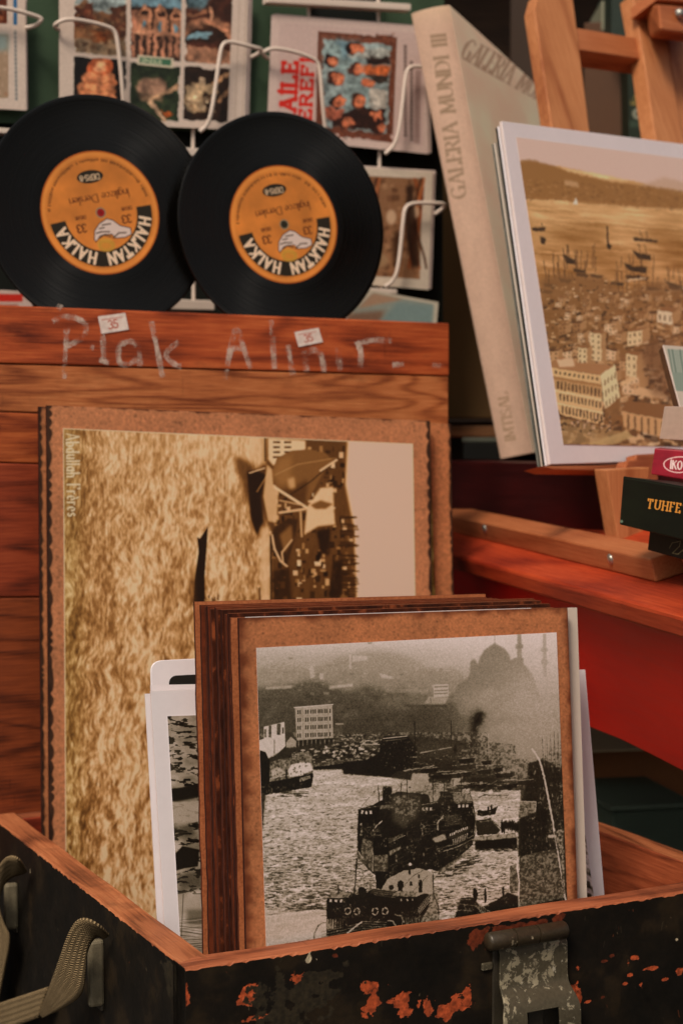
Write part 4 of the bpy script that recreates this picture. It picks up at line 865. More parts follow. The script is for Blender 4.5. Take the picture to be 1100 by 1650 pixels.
# materials
WOOD_RIM = m_wood('rim_pine', C(74, 34, 20), C(146, 80, 50), C(176, 106, 70), 'x', 1.0, .6, 2.0, ring=9, dirt=.8)
WOOD_RIMY = m_wood('rim_pine_side', C(78, 38, 20), C(150, 86, 52), C(178, 112, 72), 'y', 1.0, .6, 5.0, ring=10, dirt=.75)
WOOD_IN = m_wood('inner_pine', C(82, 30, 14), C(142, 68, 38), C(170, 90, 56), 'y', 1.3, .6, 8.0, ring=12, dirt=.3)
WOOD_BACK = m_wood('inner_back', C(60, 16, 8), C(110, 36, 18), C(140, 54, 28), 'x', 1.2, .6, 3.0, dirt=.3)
def paint_mat(name, chips, seed, scale_u, W_, H_, w_, h_):
    """dark chipped paint over orange-red primer, drawn on a canvas in metres x metres"""
    P = Pic([(0, 0), (W_, 0), (W_, H_), (0, H_)], w_, h_, [18, 13, 7])
    n = fbm(h_, w_, 60, 60, 5, seed); f = fbm(h_, w_, 6, 6, 3, seed + 1); e = fbm(h_, w_, 14, 22, 4, seed + 2)
    P.a = P.a * (1 + (n[..., None] - .5) * .9 + (f[..., None] - .5) * .3) + sst(n, .55, .8)[..., None] * np.array([9, 7, 4])
    edge = fbm(h_, w_, 15, 15, 5, seed + 4)
    for x, y, rx, ry, kind in chips:
        d = np.hypot((P.X - x) / rx, (P.Y - y) / ry) + (edge - .5) * 1.7 + (e - .5) * 1.0 + .06
        m = sst(d, .98, .90); col = {'o': (146, 64, 35), 'g': (38, 32, 22), 'w': (150, 136, 112), 'r': (84, 36, 20)}[kind]
        c = np.array(col, float) * (1 + (f[..., None] - .5) * .5)
        if kind == 'o':
            ring = sst(d, 1.18, 1.0) - m; P.blend((slice(None), slice(None)), np.clip(ring, 0, 1) * .6, (12, 9, 6))
        P.blend((slice(None), slice(None)), m, c)
    rr = random.Random(seed)
    for i in range(150):
        x, y = rr.uniform(0, W_), rr.uniform(0, H_); L = rr.uniform(.0006, .006); P.line([(x, y), (x + rr.uniform(-.3, .3) * L, y + L * rr.choice([.3, 1]))], rr.uniform(.0002, .0006), rr.choice([(150, 130, 100), (70, 62, 46), (150, 70, 34), (60, 54, 40)]), rr.uniform(.3, .8))
    t = NT(name); im = P.image(name); x = t.n('TexImage'); x.image = im; tc = t.n('TexCoord'); t.l(tc.outputs['UV'], x.inputs[0])
    hh = t.noise(t.coords(), 60, 6, .6); bw = t.n('RGBToBW'); t.l(x.outputs[0], bw.inputs[0])
    t.bump(t.math('SUBTRACT', t.math('MULTIPLY', hh, .6), t.math('MULTIPLY', bw.outputs[0], 2.0)), .5, .0012)
    return t.fin(x.outputs[0], t.math('ADD', t.math('MULTIPLY', hh, .3), .45), .22)
def fz(px, py):
    p = hit(MB, px, py, 0, 0); return p.x, -p.z
def cb(px, py, rx, ry, k):
    x, y = fz(px, py); return (x, y, rx / 2500., ry / 2500., k)
chips_f = [cb(404, 1608, 18, 15, 'o'), cb(480, 1580, 24, 16, 'o'), cb(440, 1638, 40, 8, 'o'), cb(594, 1594, 16, 9, 'o'), cb(625, 1589, 9, 6, 'o'), cb(600, 1628, 20, 18, 'o'), cb(645, 1624, 30, 15, 'o'),
           cb(690, 1630, 10, 24, 'o'), cb(735, 1626, 24, 18, 'o'), cb(752, 1604, 8, 14, 'o'), cb(500, 1600, 60, 40, 'g'), cb(450, 1630, 40, 40, 'g'), cb(300, 1600, 5, 22, 'o'), cb(297, 1630, 4, 12, 'r'),
            cb(772, 1508, 22, 16, 'r'), cb(800, 1500, 30, 9, 'r'), cb(850, 1490, 40, 7, 'r'), cb(900, 1478, 14, 7, 'r'), cb(498, 1546, 5, 9, 'w'), cb(510, 1545, 3, 7, 'w'),  cb(926, 1598, 11, 13, 'o'), cb(932, 1614, 6, 14, 'o'), cb(945, 1620, 9, 4, 'o'), cb(930, 1562, 5, 5, 'o'),
           cb(920, 1598, 8, 10, 'o'), cb(1022, 1547, 8, 4, 'o'), cb(1012, 1555, 6, 3, 'o'), cb(1050, 1563, 12, 3, 'o'), cb(1032, 1590, 7, 6, 'o'), cb(1015, 1575, 8, 4, 'o'), cb(1006, 1590, 6, 3, 'o'), cb(1072, 1582, 8, 3, 'o'), cb(1095, 1570, 6, 6, 'o'), cb(975, 1552, 6, 3, 'r'), cb(985, 1543, 7, 3, 'r'), cb(1090, 1516, 4, 3, 'w'), cb(970, 1612, 6, 5, 'r'), cb(540, 1540, 5, 3, 'r')]
PAINT_F = paint_mat('chipped_dark_paint', chips_f, 5, 1, BW, .25, 1000, 560)
chips_s = [(.43, .012, .012, .010, 'g'), (.02, .055, .002, .012, 'r'), (.28, .03, .0016, .003, 'w'), (.12, .02, .0016, .003, 'w'), (.05, .04, .0014, .006, 'w')]
PAINT_S = paint_mat('worn_dark_side_paint', chips_s, 15, 1, BD, .25, 1000, 560)
PAINT_END = m_plain('dark_paint_end_grain', C(20, 15, 9), .6, .2, .6, 60)
METAL_D = m_plain('dark_iron', C(42, 36, 26), .5, .5, .5, 60, .5)
def worn_metal():
    t = NT('worn_olive_metal'); co = t.coords()
    n = t.noise(co, 120, 9, .7, .4); n2 = t.noise(co, 420, 4, .6); big = t.noise(co, 38, 3, .5)
    ol = t.mix(n2, C(46, 40, 28), C(88, 80, 62)); be = t.mix(n2, C(120, 110, 88), C(168, 156, 130))
    f = t.ramp(t.math('ADD', n, t.math('MULTIPLY', t.math('SUBTRACT', big, .5), .35)), [(.545, G(0)), (.58, G(1))])
    br = t.ramp(t.noise(co, 150, 5, .6), [(.66, G(0)), (.70, G(1))])
    col = t.mix(f, ol, be); col = t.mix(t.math('MULTIPLY', br, .7), col, C(186, 176, 156))
    t.bump(t.math('ADD', f, t.math('MULTIPLY', n2, .4)), .35, .0006)
    return t.fin(col, t.math('ADD', t.math('MULTIPLY', f, -.14), .5), .6, .25)
WORN = worn_metal()
def barrel_metal():
    t = NT('scuffed_barrel_metal'); co = t.coords(); n = t.noise(co, 90, 7, .65); n2 = t.noise(co, 500, 3)
    col = t.mix(n2, C(34, 27, 17), C(66, 54, 38)); col = t.mix(t.ramp(n, [(.66, G(0)), (.72, G(1))]), col, C(176, 160, 132))
    t.bump(n2, .3, .0004); return t.fin(col, .4, .6, .3)
BARREL = barrel_metal()
# ------------------------------------------------------------------ the open chest
def uvwall(name, M, o, ax, L, Hh, th, inward, mats, parent):
    """painted wall: x runs along ax from o, painted face outside with metre-true UVs, bare top and inside"""
    nx, nz = 170, 1; ax = Vector(ax); inw = Vector(inward)
    rnd = random.Random(hash(name) % 99 + 3)
    vs = []; uv = []; fs = []; mi = []
    prof = [0.0012 * math.sin(i * .13 + 1) * rnd.uniform(.7, 1) for i in range(nx + 1)]
    for i in range(nx + 1):
        b = Vector(o) + ax * L * i / nx; dz = prof[i] * .5
        for (k, z) in ((0, -Hh), (0, -.0009 - .0016 * rnd.random() ** 4), (.0012, dz * .6), (th - .0008, dz * .6), (th, -.001), (th, -Hh)):
            vs.append(b + inw * k + Vector((0, 0, z))); uv.append((i / nx, 1 + z / Hh))
    for i in range(nx):
        for k in range(5):
            a = i * 6 + k; fs.append((a, a + 1, a + 7, a + 6)); mi.append((0, 1, 1, 2, 2)[k])
        fs.append((i * 6 + 5, i * 6, i * 6 + 6, i * 6 + 11)); mi.append(2)
    e = nx * 6
    fs += [(0, 5, 4, 3, 2, 1), (e, e + 1, e + 2, e + 3, e + 4, e + 5)]; mi += [3, 3]
    return link(name, recalc(mesh(name, vs, fs, uv, mi)), M, parent, mats + (PAINT_END,))
chest = thing('wooden_chest', 'open wooden chest with chipped black paint, bare lid raised behind the picture boards', 'chest', MB)
uvwall('front_wall', MB, (0, 0, 0), (1, 0, 0), BW, HB - .01, TH, (0, 1, 0), (PAINT_F, WOOD_RIM, WOOD_BACK), chest)
uvwall('side_wall', MB, (0, BD, 0), (0, -1, 0), BD - .0015, HB - .01, TH, (1, 0, 0), (PAINT_S, WOOD_RIMY, WOOD_IN), chest).location.z += 0.0004
uvwall('side_wall', MB, (BW, TH, 0), (0, 1, 0), BD - TH, HB - .01, TH, (-1, 0, 0), (PAINT_S, WOOD_RIMY, WOOD_IN), chest)
uvwall('back_wall', MB, (BW - TH, BD, 0), (-1, 0, 0), BW - 2 * TH - .001, HB - .01, TH, (0, -1, 0), (WOOD_BACK, WOOD_RIM, WOOD_BACK), chest)
box('chest_floor', MB, (TH, TH, -HB + .012), (BW - TH, BD - TH, -HB + .022), WOOD_BACK, chest)
# the raised lid: planks lying across, each with its own grain
lid_top = hit(MB, 0, 490, BD).z; zr = hit(MB, 720, 520, BD).z
def lz(px, py): return hit(MB, px, py, BD).z
PLK = [m_wood('lid_plank_red', C(80, 26, 11), C(156, 68, 32), C(188, 98, 52), 'x', 1.0, .6, 11., ring=9, dirt=.6),
       m_wood('lid_plank_figured', C(98, 42, 18), C(164, 92, 50), C(192, 122, 74), 'x', 1.4, .6, 3.3, ring=13, dirt=.45),
       m_wood('lid_plank_mid', C(88, 28, 10), C(156, 74, 34), C(182, 98, 52), 'x', 1.1, .6, 21., ring=10, dirt=.5),
       m_wood('lid_plank_dark', C(60, 20, 9), C(126, 50, 26), C(150, 68, 38), 'x', 1.1, .55, 31., ring=10, dirt=.35),
       m_wood('lid_plank_brown', C(52, 18, 7), C(108, 48, 22), C(132, 62, 30), 'x', 1.2, .55, 41., ring=9, dirt=.45)]
zs = [lz(0, 490), lz(0, 584), lz(0, 657), lz(0, 737), lz(0, 955), -.05]
zsr = [lz(720, 520), lz(720, 606), lz(720, 690), lz(720, 770), lz(720, 960), -.05]
x0l = -.10
for i in range(5):
    za, zb = (zs[i] + zsr[i]) / 2 if i == 0 else zs[i], zs[i + 1]; g = .0004
    y0 = BD + (.0 if i == 0 else (.0010 if i == 1 else .0014))
    a0, a1 = zs[i] - g, zsr[i] - g; b0, b1 = zs[i + 1] + g, zsr[i + 1] + g
    vs = [(x0l, y0, b0), (BW, y0, b1), (BW, y0, a1), (x0l, y0, a0), (x0l, BD + .022, b0), (BW, BD + .022, b1), (BW, BD + .022, a1), (x0l, BD + .022, a0)]
    # extend the sloped joints to the left of the frame
    fs = [(0, 1, 2, 3), (7, 6, 5, 4), (0, 4, 5, 1), (1, 5, 6, 2), (2, 6, 7, 3), (3, 7, 4, 0)]
    link('lid_plank', recalc(mesh('lid_plank', vs, fs)), MB, chest, (PLK[i],), .0012)
box('lid_ledge', MB, (x0l, BD + .023, lid_top - .036), (BW - .02, BD + .060, lid_top - .026), PLK[3], chest)
# dark stain on the top plank's right and upper edge, painted letters in chalk
CHALK = NT('chalk'); _c = CHALK.coords(); _a = CHALK.noise(_c, 210, 6, .75); _a2 = CHALK.noise(_c, 48, 3)
CHALK.b.inputs['Base Color'].default_value = C(214, 190, 174); CHALK.b.inputs['Roughness'].default_value = .9
_f = CHALK.ramp(CHALK.math('ADD', CHALK.math('MULTIPLY', _a, .55), CHALK.math('MULTIPLY', _a2, .65)), [(.52, G(0)), (.78, G(.72))]); CHALK.l(_f, CHALK.b.inputs['Alpha']); CHALK = CHALK.m
STROKES = [[(108, 527), (106, 560), (104, 610)], [(85, 518), (100, 510), (125, 512), (141, 524), (136, 545), (112, 556), (104, 558)], [(165, 508), (166, 545), (168, 584)], [(160, 580), (176, 584)],
           [(192, 556), (210, 548), (224, 556), (226, 590)], [(192, 556), (190, 584), (204, 590), (222, 578)], [(244, 518), (252, 555), (262, 608)], [(288, 550), (262, 572), (285, 590), (292, 590)],
           [(362, 612), (370, 570), (380, 520), (392, 560), (404, 594)], [(366, 566), (380, 560), (396, 562)], [(437, 516), (440, 560), (442, 594)], [(464, 556), (468, 584), (472, 604)],
           [(490, 566), (494, 600)], [(490, 570), (506, 562), (518, 570), (522, 600)], [(544, 560), (548, 596)], [(574, 550), (582, 566), (580, 592)], [(574, 554), (600, 547), (630, 549)], [(632, 588), (650, 587)], [(696, 588), (716, 590)], [(92, 492), (100, 497)],
           [(146, 560), (152, 561)]]
def chalk(pts, r=2.6):
    pts = smoothpath([Vector((x, y, 0)) for x, y in pts], 2); vs = []; fs = []; rn = random.Random(int(pts[0].x))
    for i, p in enumerate(pts):
        d = (pts[min(i + 1, len(pts) - 1)] - pts[max(i - 1, 0)]).normalized(); n = Vector((-d.y, d.x, 0)) * (r + rn.uniform(-.9, 1.2))
        for q, dy in ((p + n, 0), (p - n, 0)):
            b = BD - .0004 if q.y < 584 + q.x * .03 else BD + .0006
            h_ = hit(MB, q.x, q.y, b); vs.append(h_)
    for i in range(len(pts) - 1): fs.append((2 * i, 2 * i + 1, 2 * i + 3, 2 * i + 2))
    return vs, fs
LETTERS = [(0, 1), (2, 3), (4, 5), (6, 7), (8, 9), (10,), (11,), (12, 13), (14,), (15, 16), (17,), (18,), (19,), (20,)]
for L_ in LETTERS:
    vs = []; fs = []
    for k in L_:
        if k >= len(STROKES): continue
        a, b = chalk(STROKES[k], 4.0); o = len(vs); vs += [q + Vector((0, -.00012 * (k % 2), 0)) for q in a]; fs += [tuple(i + o for i in f) for f in b]
    if vs: link('chalk_letter', mesh('chalk_letter', vs, fs), MB, chest, (CHALK,))
# hasp on the front
hp = hit(MB, 786, 1500, 0); hx0 = hit(MB, 800, 1530, 0).x; hx1 = hit(MB, 908, 1530, 0).x; hz0 = hit(MB, 850, 1512, 0).z
def hasp():
    prof = [(-.003, 0), (-.003, -.004), (-.0045, -.006), (-.0045, -.026), (-.0055, -.031), (-.009, -.035), (-.013, -.040), (-.0155, -.048), (-.016, -.060), (-.013, -.075), (-.006, -.085)]
    P2 = smoothpath([Vector((0, y, z)) for y, z in prof], 2)
    wd = hx1 - hx0; cols = [0, .04, .30, .33, .68, .72, .96, 1.0]
    vs = []; fs = []; n = len(P2); m = len(cols)
    for k in (0, 1):
        for i, p in enumerate(P2):
            d = (P2[min(i + 1, n - 1)] - P2[max(i - 1, 0)]).normalized(); nn = Vector((0, d.z, -d.y))
            for c in cols:
                flare = 0.0 if p.z > -.034 else min((-.034 - p.z) * .35, .004)
                x = hx0 + c * wd + (c - .5) * 2 * flare * .9
                vs.append(Vector((x, p.y, hz0 + p.z)) + nn * (-.0016 if k else 0))
    g = lambda k, i, c: k * n * m + i * m + c
    def solid(i, c): return not (P2[i].z < -.043 and 2 <= c <= 4)
    for i in range(n - 1):
        for c in range(m - 1):
            if not solid(i, c): continue
            fs.append((g(0, i, c), g(0, i, c + 1), g(0, i + 1, c + 1), g(0, i + 1, c))); fs.append((g(1, i, c), g(1, i + 1, c), g(1, i + 1, c + 1), g(1, i, c + 1)))
    me = mesh('hasp_plate', vs, fs); bm = bmesh.new(); bm.from_mesh(me)
    be = [e for e in bm.edges if len(e.link_faces) == 1]
    # close the rim between the two skins
    bm.verts.ensure_lookup_table(); N = n * m
    for e in be:
        a, b = e.verts
        if a.index < N and b.index < N:
            try: bm.faces.new((a, b, bm.verts[b.index + N], bm.verts[a.index + N]))
            except ValueError: pass
    bmesh.ops.delete(bm, geom=[v for v in bm.verts if not v.link_faces], context='VERTS')
    bmesh.ops.recalc_face_normals(bm, faces=bm.faces); bm.to_mesh(me); bm.free()
    o = link('hasp_plate', me, MB, chest, (WORN,), .0004)
    for p in me.polygons: p.use_smooth = True
    try: me.set_sharp_from_angle(angle=math.radians(45))
    except Exception: pass
    # barrel with knuckles, fixed plate behind
    R = .0062; bx0 = hit(MB, 783, 1520, -.004).x; bx1 = hit(MB, 906, 1500, -.004).x; bz = hit(MB, 840, 1508, -.005).z; L = bx1 - bx0
    pr = [(0, bx0 - .0015), (R * .6, bx0 - .0012), (R * .9, bx0), (R, bx0 + .001)]
    for f in (.32, .62):
        c = bx0 + L * f; pr += [(R, c - .0005), (R * .86, c - .0003), (R * .86, c + .0003), (R, c + .0005)]
    pr += [(R, bx1 - .001), (R * .9, bx1), (R * .6, bx1 + .001), (0, bx1 + .0012)]
    Mo = MB @ Matrix.Translation((0, -.0062, bz)); lathe('hasp_barrel', pr, Mo, BARREL, o, 28, 'x')
    box('hasp_backplate', MB, (hx0 - .004, -.0018, hz0 - .062), (hx1 + .001, 0.0002, hz0 + .002), METAL_D, chest)
    box('hasp_lug', MB, (hx0 - .0125, -.0024, hz0 - .0165), (hx0 - .0045, .0002, hz0 - .0115), WORN, chest)
    box('hasp_staple', MB, ((hx0 + hx1) / 2 - .006, -.007, hz0 - .075), ((hx0 + hx1) / 2 + .006, -.0019, hz0 - .047), METAL_D, chest)
hasp()
# brackets and webbing straps on the left wall (frame: x towards the picture right along -V, y away from viewer = +U)
def sp(px, py, out=0.0): return hit(ML, px, py, -out)
ML = Matrix((-V, U, Vector((0, 0, 1)))).transposed().to_4x4(); ML.translation = MB.translation
def webbing():
    t = NT('khaki_webbing'); c = t.n('TexCoord'); mp = t.n('Mapping'); t.l(c.outputs['UV'], mp.inputs[0])
    sx = t.n('SeparateXYZ'); t.l(mp.outputs[0], sx.inputs[0]); zz = t.math('PINGPONG', t.math('MULTIPLY', sx.outputs[0], 5), .5)
    ww = t.math('ADD', t.math('MULTIPLY', t.math('SINE', t.math('MULTIPLY', t.math('ADD', t.math('MULTIPLY', sx.outputs[1], 9), t.math('MULTIPLY', zz, 3)), 6.283)), .5), .5)
    n = t.noise(t.coords(), 60, 5); n2 = t.noise(t.coords(), 700, 3)
    v = t.math('ADD', t.math('MULTIPLY', ww, .75), t.math('MULTIPLY', n2, .3))
    col = t.mix(n, t.mix(v, C(34, 26, 15), C(164, 140, 104)), t.mix(v, C(30, 22, 13), C(134, 112, 80)))
    t.bump(v, .9, .0012); return t.fin(col, .85, .15)
WEB = webbing()
def strap(name, pairs, label=None):
    """pairs: (outer edge px, inner edge px, stand-off of each from the wall)"""
    A = smoothpath([sp(a[0], a[1], oa) for a, b, oa, ob in pairs], 2); B = smoothpath([sp(b[0], b[1], ob) for a, b, oa, ob in pairs], 2)
    vs = []; uv = []; fs = []; L = 0; n = len(A); m = 6
    for i in range(n):
        if i: L += ((A[i] - A[i - 1]).length + (B[i] - B[i - 1]).length) / 2
        for k in range(m + 1):
            f = k / m; vs.append(A[i] * (1 - f) + B[i] * f); uv.append((f, L / .02))
    for i in range(n - 1):
        for k in range(m): a = i * (m + 1) + k; fs.append((a, a + 1, a + m + 2, a + m + 1))
    o = link(name, mesh(name, vs, fs, uv), ML, chest, (WEB,), 0, True)
    s_ = o.modifiers.new('thick', 'SOLIDIFY'); s_.thickness = .0018; s_.offset = 0
    return o
strap('webbing_strap', [((176, 1506), (168, 1512), .004, .006), ((162, 1492), (158, 1506), .014, .010), ((140, 1479), (150, 1513), .022, .014), ((121, 1483), (141, 1530), .028, .018), ((109, 1508), (138, 1566), .030, .019), ((97, 1545), (133, 1604), .030, .020), ((80, 1592), (108, 1622), .026, .020), ((64, 1634), (70, 1640), .022, .020)])
strap('webbing_strap', [((78, 1590), (62, 1640), .012, .014), ((42, 1602), (30, 1652), .014, .015), ((0, 1616), (-20, 1668), .016, .018), ((-60, 1640), (-70, 1700), .016, .018)])
strap('webbing_strap', [((44, 1404), (36, 1408), .004, .006), ((34, 1385), (26, 1410), .016, .012), ((18, 1378), (14, 1416), .022, .016), ((4, 1386), (2, 1432), .026, .02), ((-12, 1410), (-2, 1462), .026, .02), ((-26, 1450), (6, 1490), .022, .018), ((-30, 1490), (18, 1510), .018, .014), ((-34, 1560), (8, 1560), .016, .014), ((-40, 1640), (-2, 1610), .016, .014)])
BAR_M = m_plain('scuffed_bracket_iron', C(110, 100, 80), .5, .4, .5, 90, .5)
def bracket(x0, x1, y0, y1, slot):
    M_ = ML; a = sp(x0, y0); b = sp(x1, y1); z0, z1 = sorted((a.z, b.z))
    o = box('strap_bracket', M_, (a.x, -.0105, z0), (a.x + .0068, .0003, z1), BAR_M, chest, .0022)
    box('strap_backing', M_, (a.x - .022, -.0022, z0 - .004), (a.x + .006, .0003, z1 - .006), METAL_D, chest, .001)
bracket(163, 184, 1510, 1636, None); bracket(26, 42, 1420, 1508, None)
# price stickers on the lid
def sticker(quad, seed, label):
    P = Pic(quad, 120, 76, [206, 188, 178]); (xa, ya), (xb, yb), _, (xd, yd) = quad; P.a += (fbm(76, 120, 20, 20, 3, seed)[..., None] - .5) * 26
    dx, dy = xb - xa, yb - ya; ex, ey = xd - xa, yd - ya; Lw = math.hypot(dx, dy); Lh = math.hypot(ex, ey)
    at = lambda u, v: (xa + dx * u + ex * v, ya + dy * u + ey * v)
    P.text('35', *at(.30, .78), (dx, dy), Lh * .46, (166, 74, 56), .14, gap=.15); P.line([at(.12, .22), at(.85, .22)], Lh * .07, (176, 110, 96), .7)
    o = panel('price_sticker', MB, quad, .0002, m_img('sticker_paper', P, .7), CARD_W, None, BD - .0009, 0, 2)
    tag(o, label, 'price sticker', 'price stickers on the lid')
CARD_W = m_plain('white_card', C(196, 176, 166), .6, .25, .08, 20)
sticker([(158, 510), (202, 504), (208, 531), (164, 538)], 1, 'white price sticker beside the chalk letter l, below the left record')
sticker([(474, 535), (513, 528), (520, 551), (481, 559)], 2, 'tilted white price sticker above the faded chalk letters, below the right record')
# ------------------------------------------------------------------ boards in the chest
MDF = (158, 98, 62)
EDGE = m_plain('burnt_hardboard_edge', C(70, 32, 17), .8, .15, .5, 120, .5)
EDGE2 = m_plain('dark_hardboard_edge', C(48, 20, 11), .8, .15, .5, 120, .5)
PAPER_E = m_plain('paper_edge', C(196, 180, 176), .7, .2, .1)
FT = .06; FV = .026
FQ = [(385, 996), (914, 979), (934, 1560), (399, 1620)]
g_front = 'mounted black and white photographs stacked in the chest'
fb = thing('mounted_photograph', 'foremost brown hardboard print of steamships in a smoky harbour, front of the chest stack', 'mounted print', MB @ Matrix.Translation((.05, FV, -.06)), 'picture boards in the front stack')
bp_ = board_pic(FQ, 560, 640, MDF, 71, None, 11, (70, 30, 14)); 
rr = random.Random(3)
for i in range(26):
    y = 1010 + i * 21 + rr.uniform(-7, 7); x = 386 + (y - 996) * .024; bp_.blob(x + rr.uniform(0, 5), y, rr.uniform(6, 13), rr.uniform(6, 12), (84, 38, 18), rr.uniform(.45, .8))
for i in range(14): bp_.blob(rr.uniform(920, 930), rr.uniform(1000, 1500), 7, 12, (84, 38, 18), .4)
panel('board', MB, FQ, .003, m_img('front_board', bp_, .72, .2, .3), EDGE2, fb, FV, FT, 4, .0004)
panel('photo_print', MB, [(413, 1044), (896, 1019), (915, 1500), (430, 1560)], .0003, m_img('harbour_print', harbour(), .5, .3), PAPER_E, fb, FV - .00045, FT, 6)
# the boards behind it, standing a few millimetres apart
p0 = hit(MB, 385, 996, FV, FT); p1 = hit(MB, 914, 979, FV, FT); BWD = p1.x - p0.x; ZT = (p0.z + p1.z) / 2
MDFM = NT('hardboard'); _co = MDFM.coords(); _n = MDFM.noise(_co, 40, 6, .6); _s = MDFM.noise(_co, 600, 3, .6)
MDFM = MDFM.fin(MDFM.mix(.4, MDFM.ramp(_n, [(.3, C(128, 66, 36)), (.7, C(170, 98, 60))]), MDFM.ramp(_s, [(.3, C(96, 46, 24)), (.6, C(178, 108, 68))])), .75, .2)
offs = [.0142, .021, .0265, .032, .0375, .043, .0485, .054, .0595, .0655, .076]
SCORCH = NT('scorched_hardboard'); _co = SCORCH.coords((1, 1, .6)); _n = SCORCH.noise(_co, 120, 4, .6)
SCORCH = SCORCH.fin(SCORCH.ramp(_n, [(.35, C(38, 15, 8)), (.58, C(66, 28, 14)), (.72, C(132, 66, 36))]), .8, .15)
MIDB = m_plain('scorched_brown_face', C(98, 44, 24), .8, .15, .5, 150, .4); TOPE = m_plain('sawn_board_top', C(112, 62, 38), .85, .1, .5, 160, .6)
for i, s_ in enumerate(offs):
    r = random.Random(i + 20); last = i == len(offs) - 1
    dx = r.uniform(-.002, .002) if not last else .0; dz = r.uniform(-.0012, .0012) + i * .0003 if not last else .0035
    w_ = BWD - (.002 if i < 6 else r.uniform(.01, .03)); slope = (p1.z - p0.z) / BWD; xl = p0.x + dx + (.003 if i in (1, 5, 8) else 0); th = .0026
    if i == 0: dz, dx, xl = -.0014, 0, p0.x + .0005
    t_ = FT + r.uniform(-.004, .004) * (0 if last else 1); y0 = FV + s_ + (FT - t_) * 0
    lab = {0: 'brown hardboard print directly behind the harbour photograph, its burnt left edge showing', 10: 'rearmost brown board of the front stack, wide strip of face at the left'}.get(i, 'thin burnt-edged hardboard print in the middle of the tight front stack')
    rt = thing('mounted_photograph', lab, 'mounted print', MB @ Matrix.Translation((xl, y0, -.06)), 'picture boards in the front stack')
    zt = p0.z + dz; zb = -.06
    # leaning slab with slightly ragged, scorched outline
    segs = 26; L_ = []; vs = []; fs = []; mi = []
    for k in range(segs + 1):
        f = k / segs; z = zb + (zt - zb) * f; jx = r.uniform(-.00035, .00035)
        for (x, yy) in ((xl + jx, 0), (xl + w_ - jx, 0), (xl + w_ - jx, th), (xl + jx, th)): z2 = z + (x - xl) * slope * f; vs.append((x, y0 + t_ * z2 + yy, z2))
    for k in range(segs):
        a = k * 4; b = a + 4
        for q in range(4): fs.append((a + q, a + (q + 1) % 4, b + (q + 1) % 4, b + q)); mi.append(0 if q in (0, 2) else 1)
    fs += [(3, 2, 1, 0), (segs * 4, segs * 4 + 1, segs * 4 + 2, segs * 4 + 3)]; mi += [1, 2]
    link('board', recalc(mesh('board', vs, fs, None, mi)), MB, rt, (MDFM if i in (0, 10) else (MIDB if i in (2, 5, 7, 9) else SCORCH), EDGE2 if i % 2 else EDGE, TOPE))
    if i == 0:
        ztr = zt + (w_ - .02) * slope; ztl = zt + .01 * slope
        link('photo_print', recalc(mesh('photo_print', [(xl + .01, y0 + t_ * z - e, z) for e in (.0001, .0005) for z in (zb + .02, ztl + .0004)] + [(xl + w_ - .02, y0 + t_ * z - e, z) for e in (.0001, .0005) for z in (zb + .02, ztr + .0004)], [(2, 3, 7, 6), (0, 1, 5, 4), (0, 1, 3, 2), (4, 5, 7, 6), (1, 3, 7, 5), (0, 2, 6, 4)])), MB, rt, (PAPER_E,))
# white prints left and right of the stack
WHITE = m_plain('white_print_paper', C(214, 202, 204), .55, .3, .05, 12, .05)
WHITE2 = m_plain('cream_print_paper', C(186, 172, 158), .6, .25, .06, 12, .05)
LV = FV + .095
def mat_sheet(name, quad, y0, t, thick, label, cat, pic=None, picq=None, m=WHITE, group=None, rim=None):
    o = thing(name, label, cat, MB @ Matrix.Translation((hit(MB, *quad[3], y0, t).x, y0, -.05)), group)
    panel('sheet', MB, quad, thick, m, rim or PAPER_E, o, y0, t, 4)
    if pic: panel('printed_picture', MB, picq, .0002, pic, m, o, y0 - .0003, t, 4)
    return o
mat_sheet('art_print', [(243, 1114), (560, 1100), (590, 1600), (272, 1600)], LV, .075, .0015, 'white-bordered print of rocky ground, left of the brown board stack', 'art print', m_img('rock_print', rock_print(), .5), [(270, 1154), (520, 1145), (530, 1540), (292, 1540)], group='white prints at the left of the stack')
mat_sheet('art_print', [(234, 1118), (540, 1108), (570, 1600), (260, 1600)], LV + .004, .076, .0012, 'plain white sheet just behind the rocky print, its left edge showing', 'art print', group='white prints at the left of the stack')
mat_sheet('art_print', [(243, 1104), (540, 1098), (570, 1600), (272, 1600)], LV + .008, .077, .0012, 'white sheet rising slightly above the rocky print, below the handled card', 'art print', group='white prints at the left of the stack')
# white card with rounded corner and a dark sheet for the shade in its hand hole
def round_poly(pts, r, n=7):
    out = []
    for i, p in enumerate(pts):
        a = Vector(pts[i - 1]); b = Vector(p); c = Vector(pts[(i + 1) % len(pts)]); u = (a - b).normalized(); v = (c - b).normalized()
        s_, e = b + u * r, b + v * r
        for k in range(n + 1):
            f = k / n; q = s_ * (1 - f) ** 2 + b * 2 * f * (1 - f) + e * f * f; out.append((q.x, q.y))
    return out
hc = thing('carry_card', 'white card with a rounded corner and a dark hand hole, behind the white prints', 'card', MB @ Matrix.Translation((.0, LV + .016, -.05)))
polypanel('card_sheet', MB, round_poly([(243, 1065), (500, 1052), (530, 1500), (258, 1500)], 20), .0022, WHITE, hc, LV + .016, .08, .0004)
polypanel('hand_hole_shade', MB, round_poly([(272, 1089), (420, 1082), (424, 1112), (274, 1118)], 15), .0006, m_plain('hole_shadow_black', C(24, 20, 14), .8), hc, LV + .0153, .08)
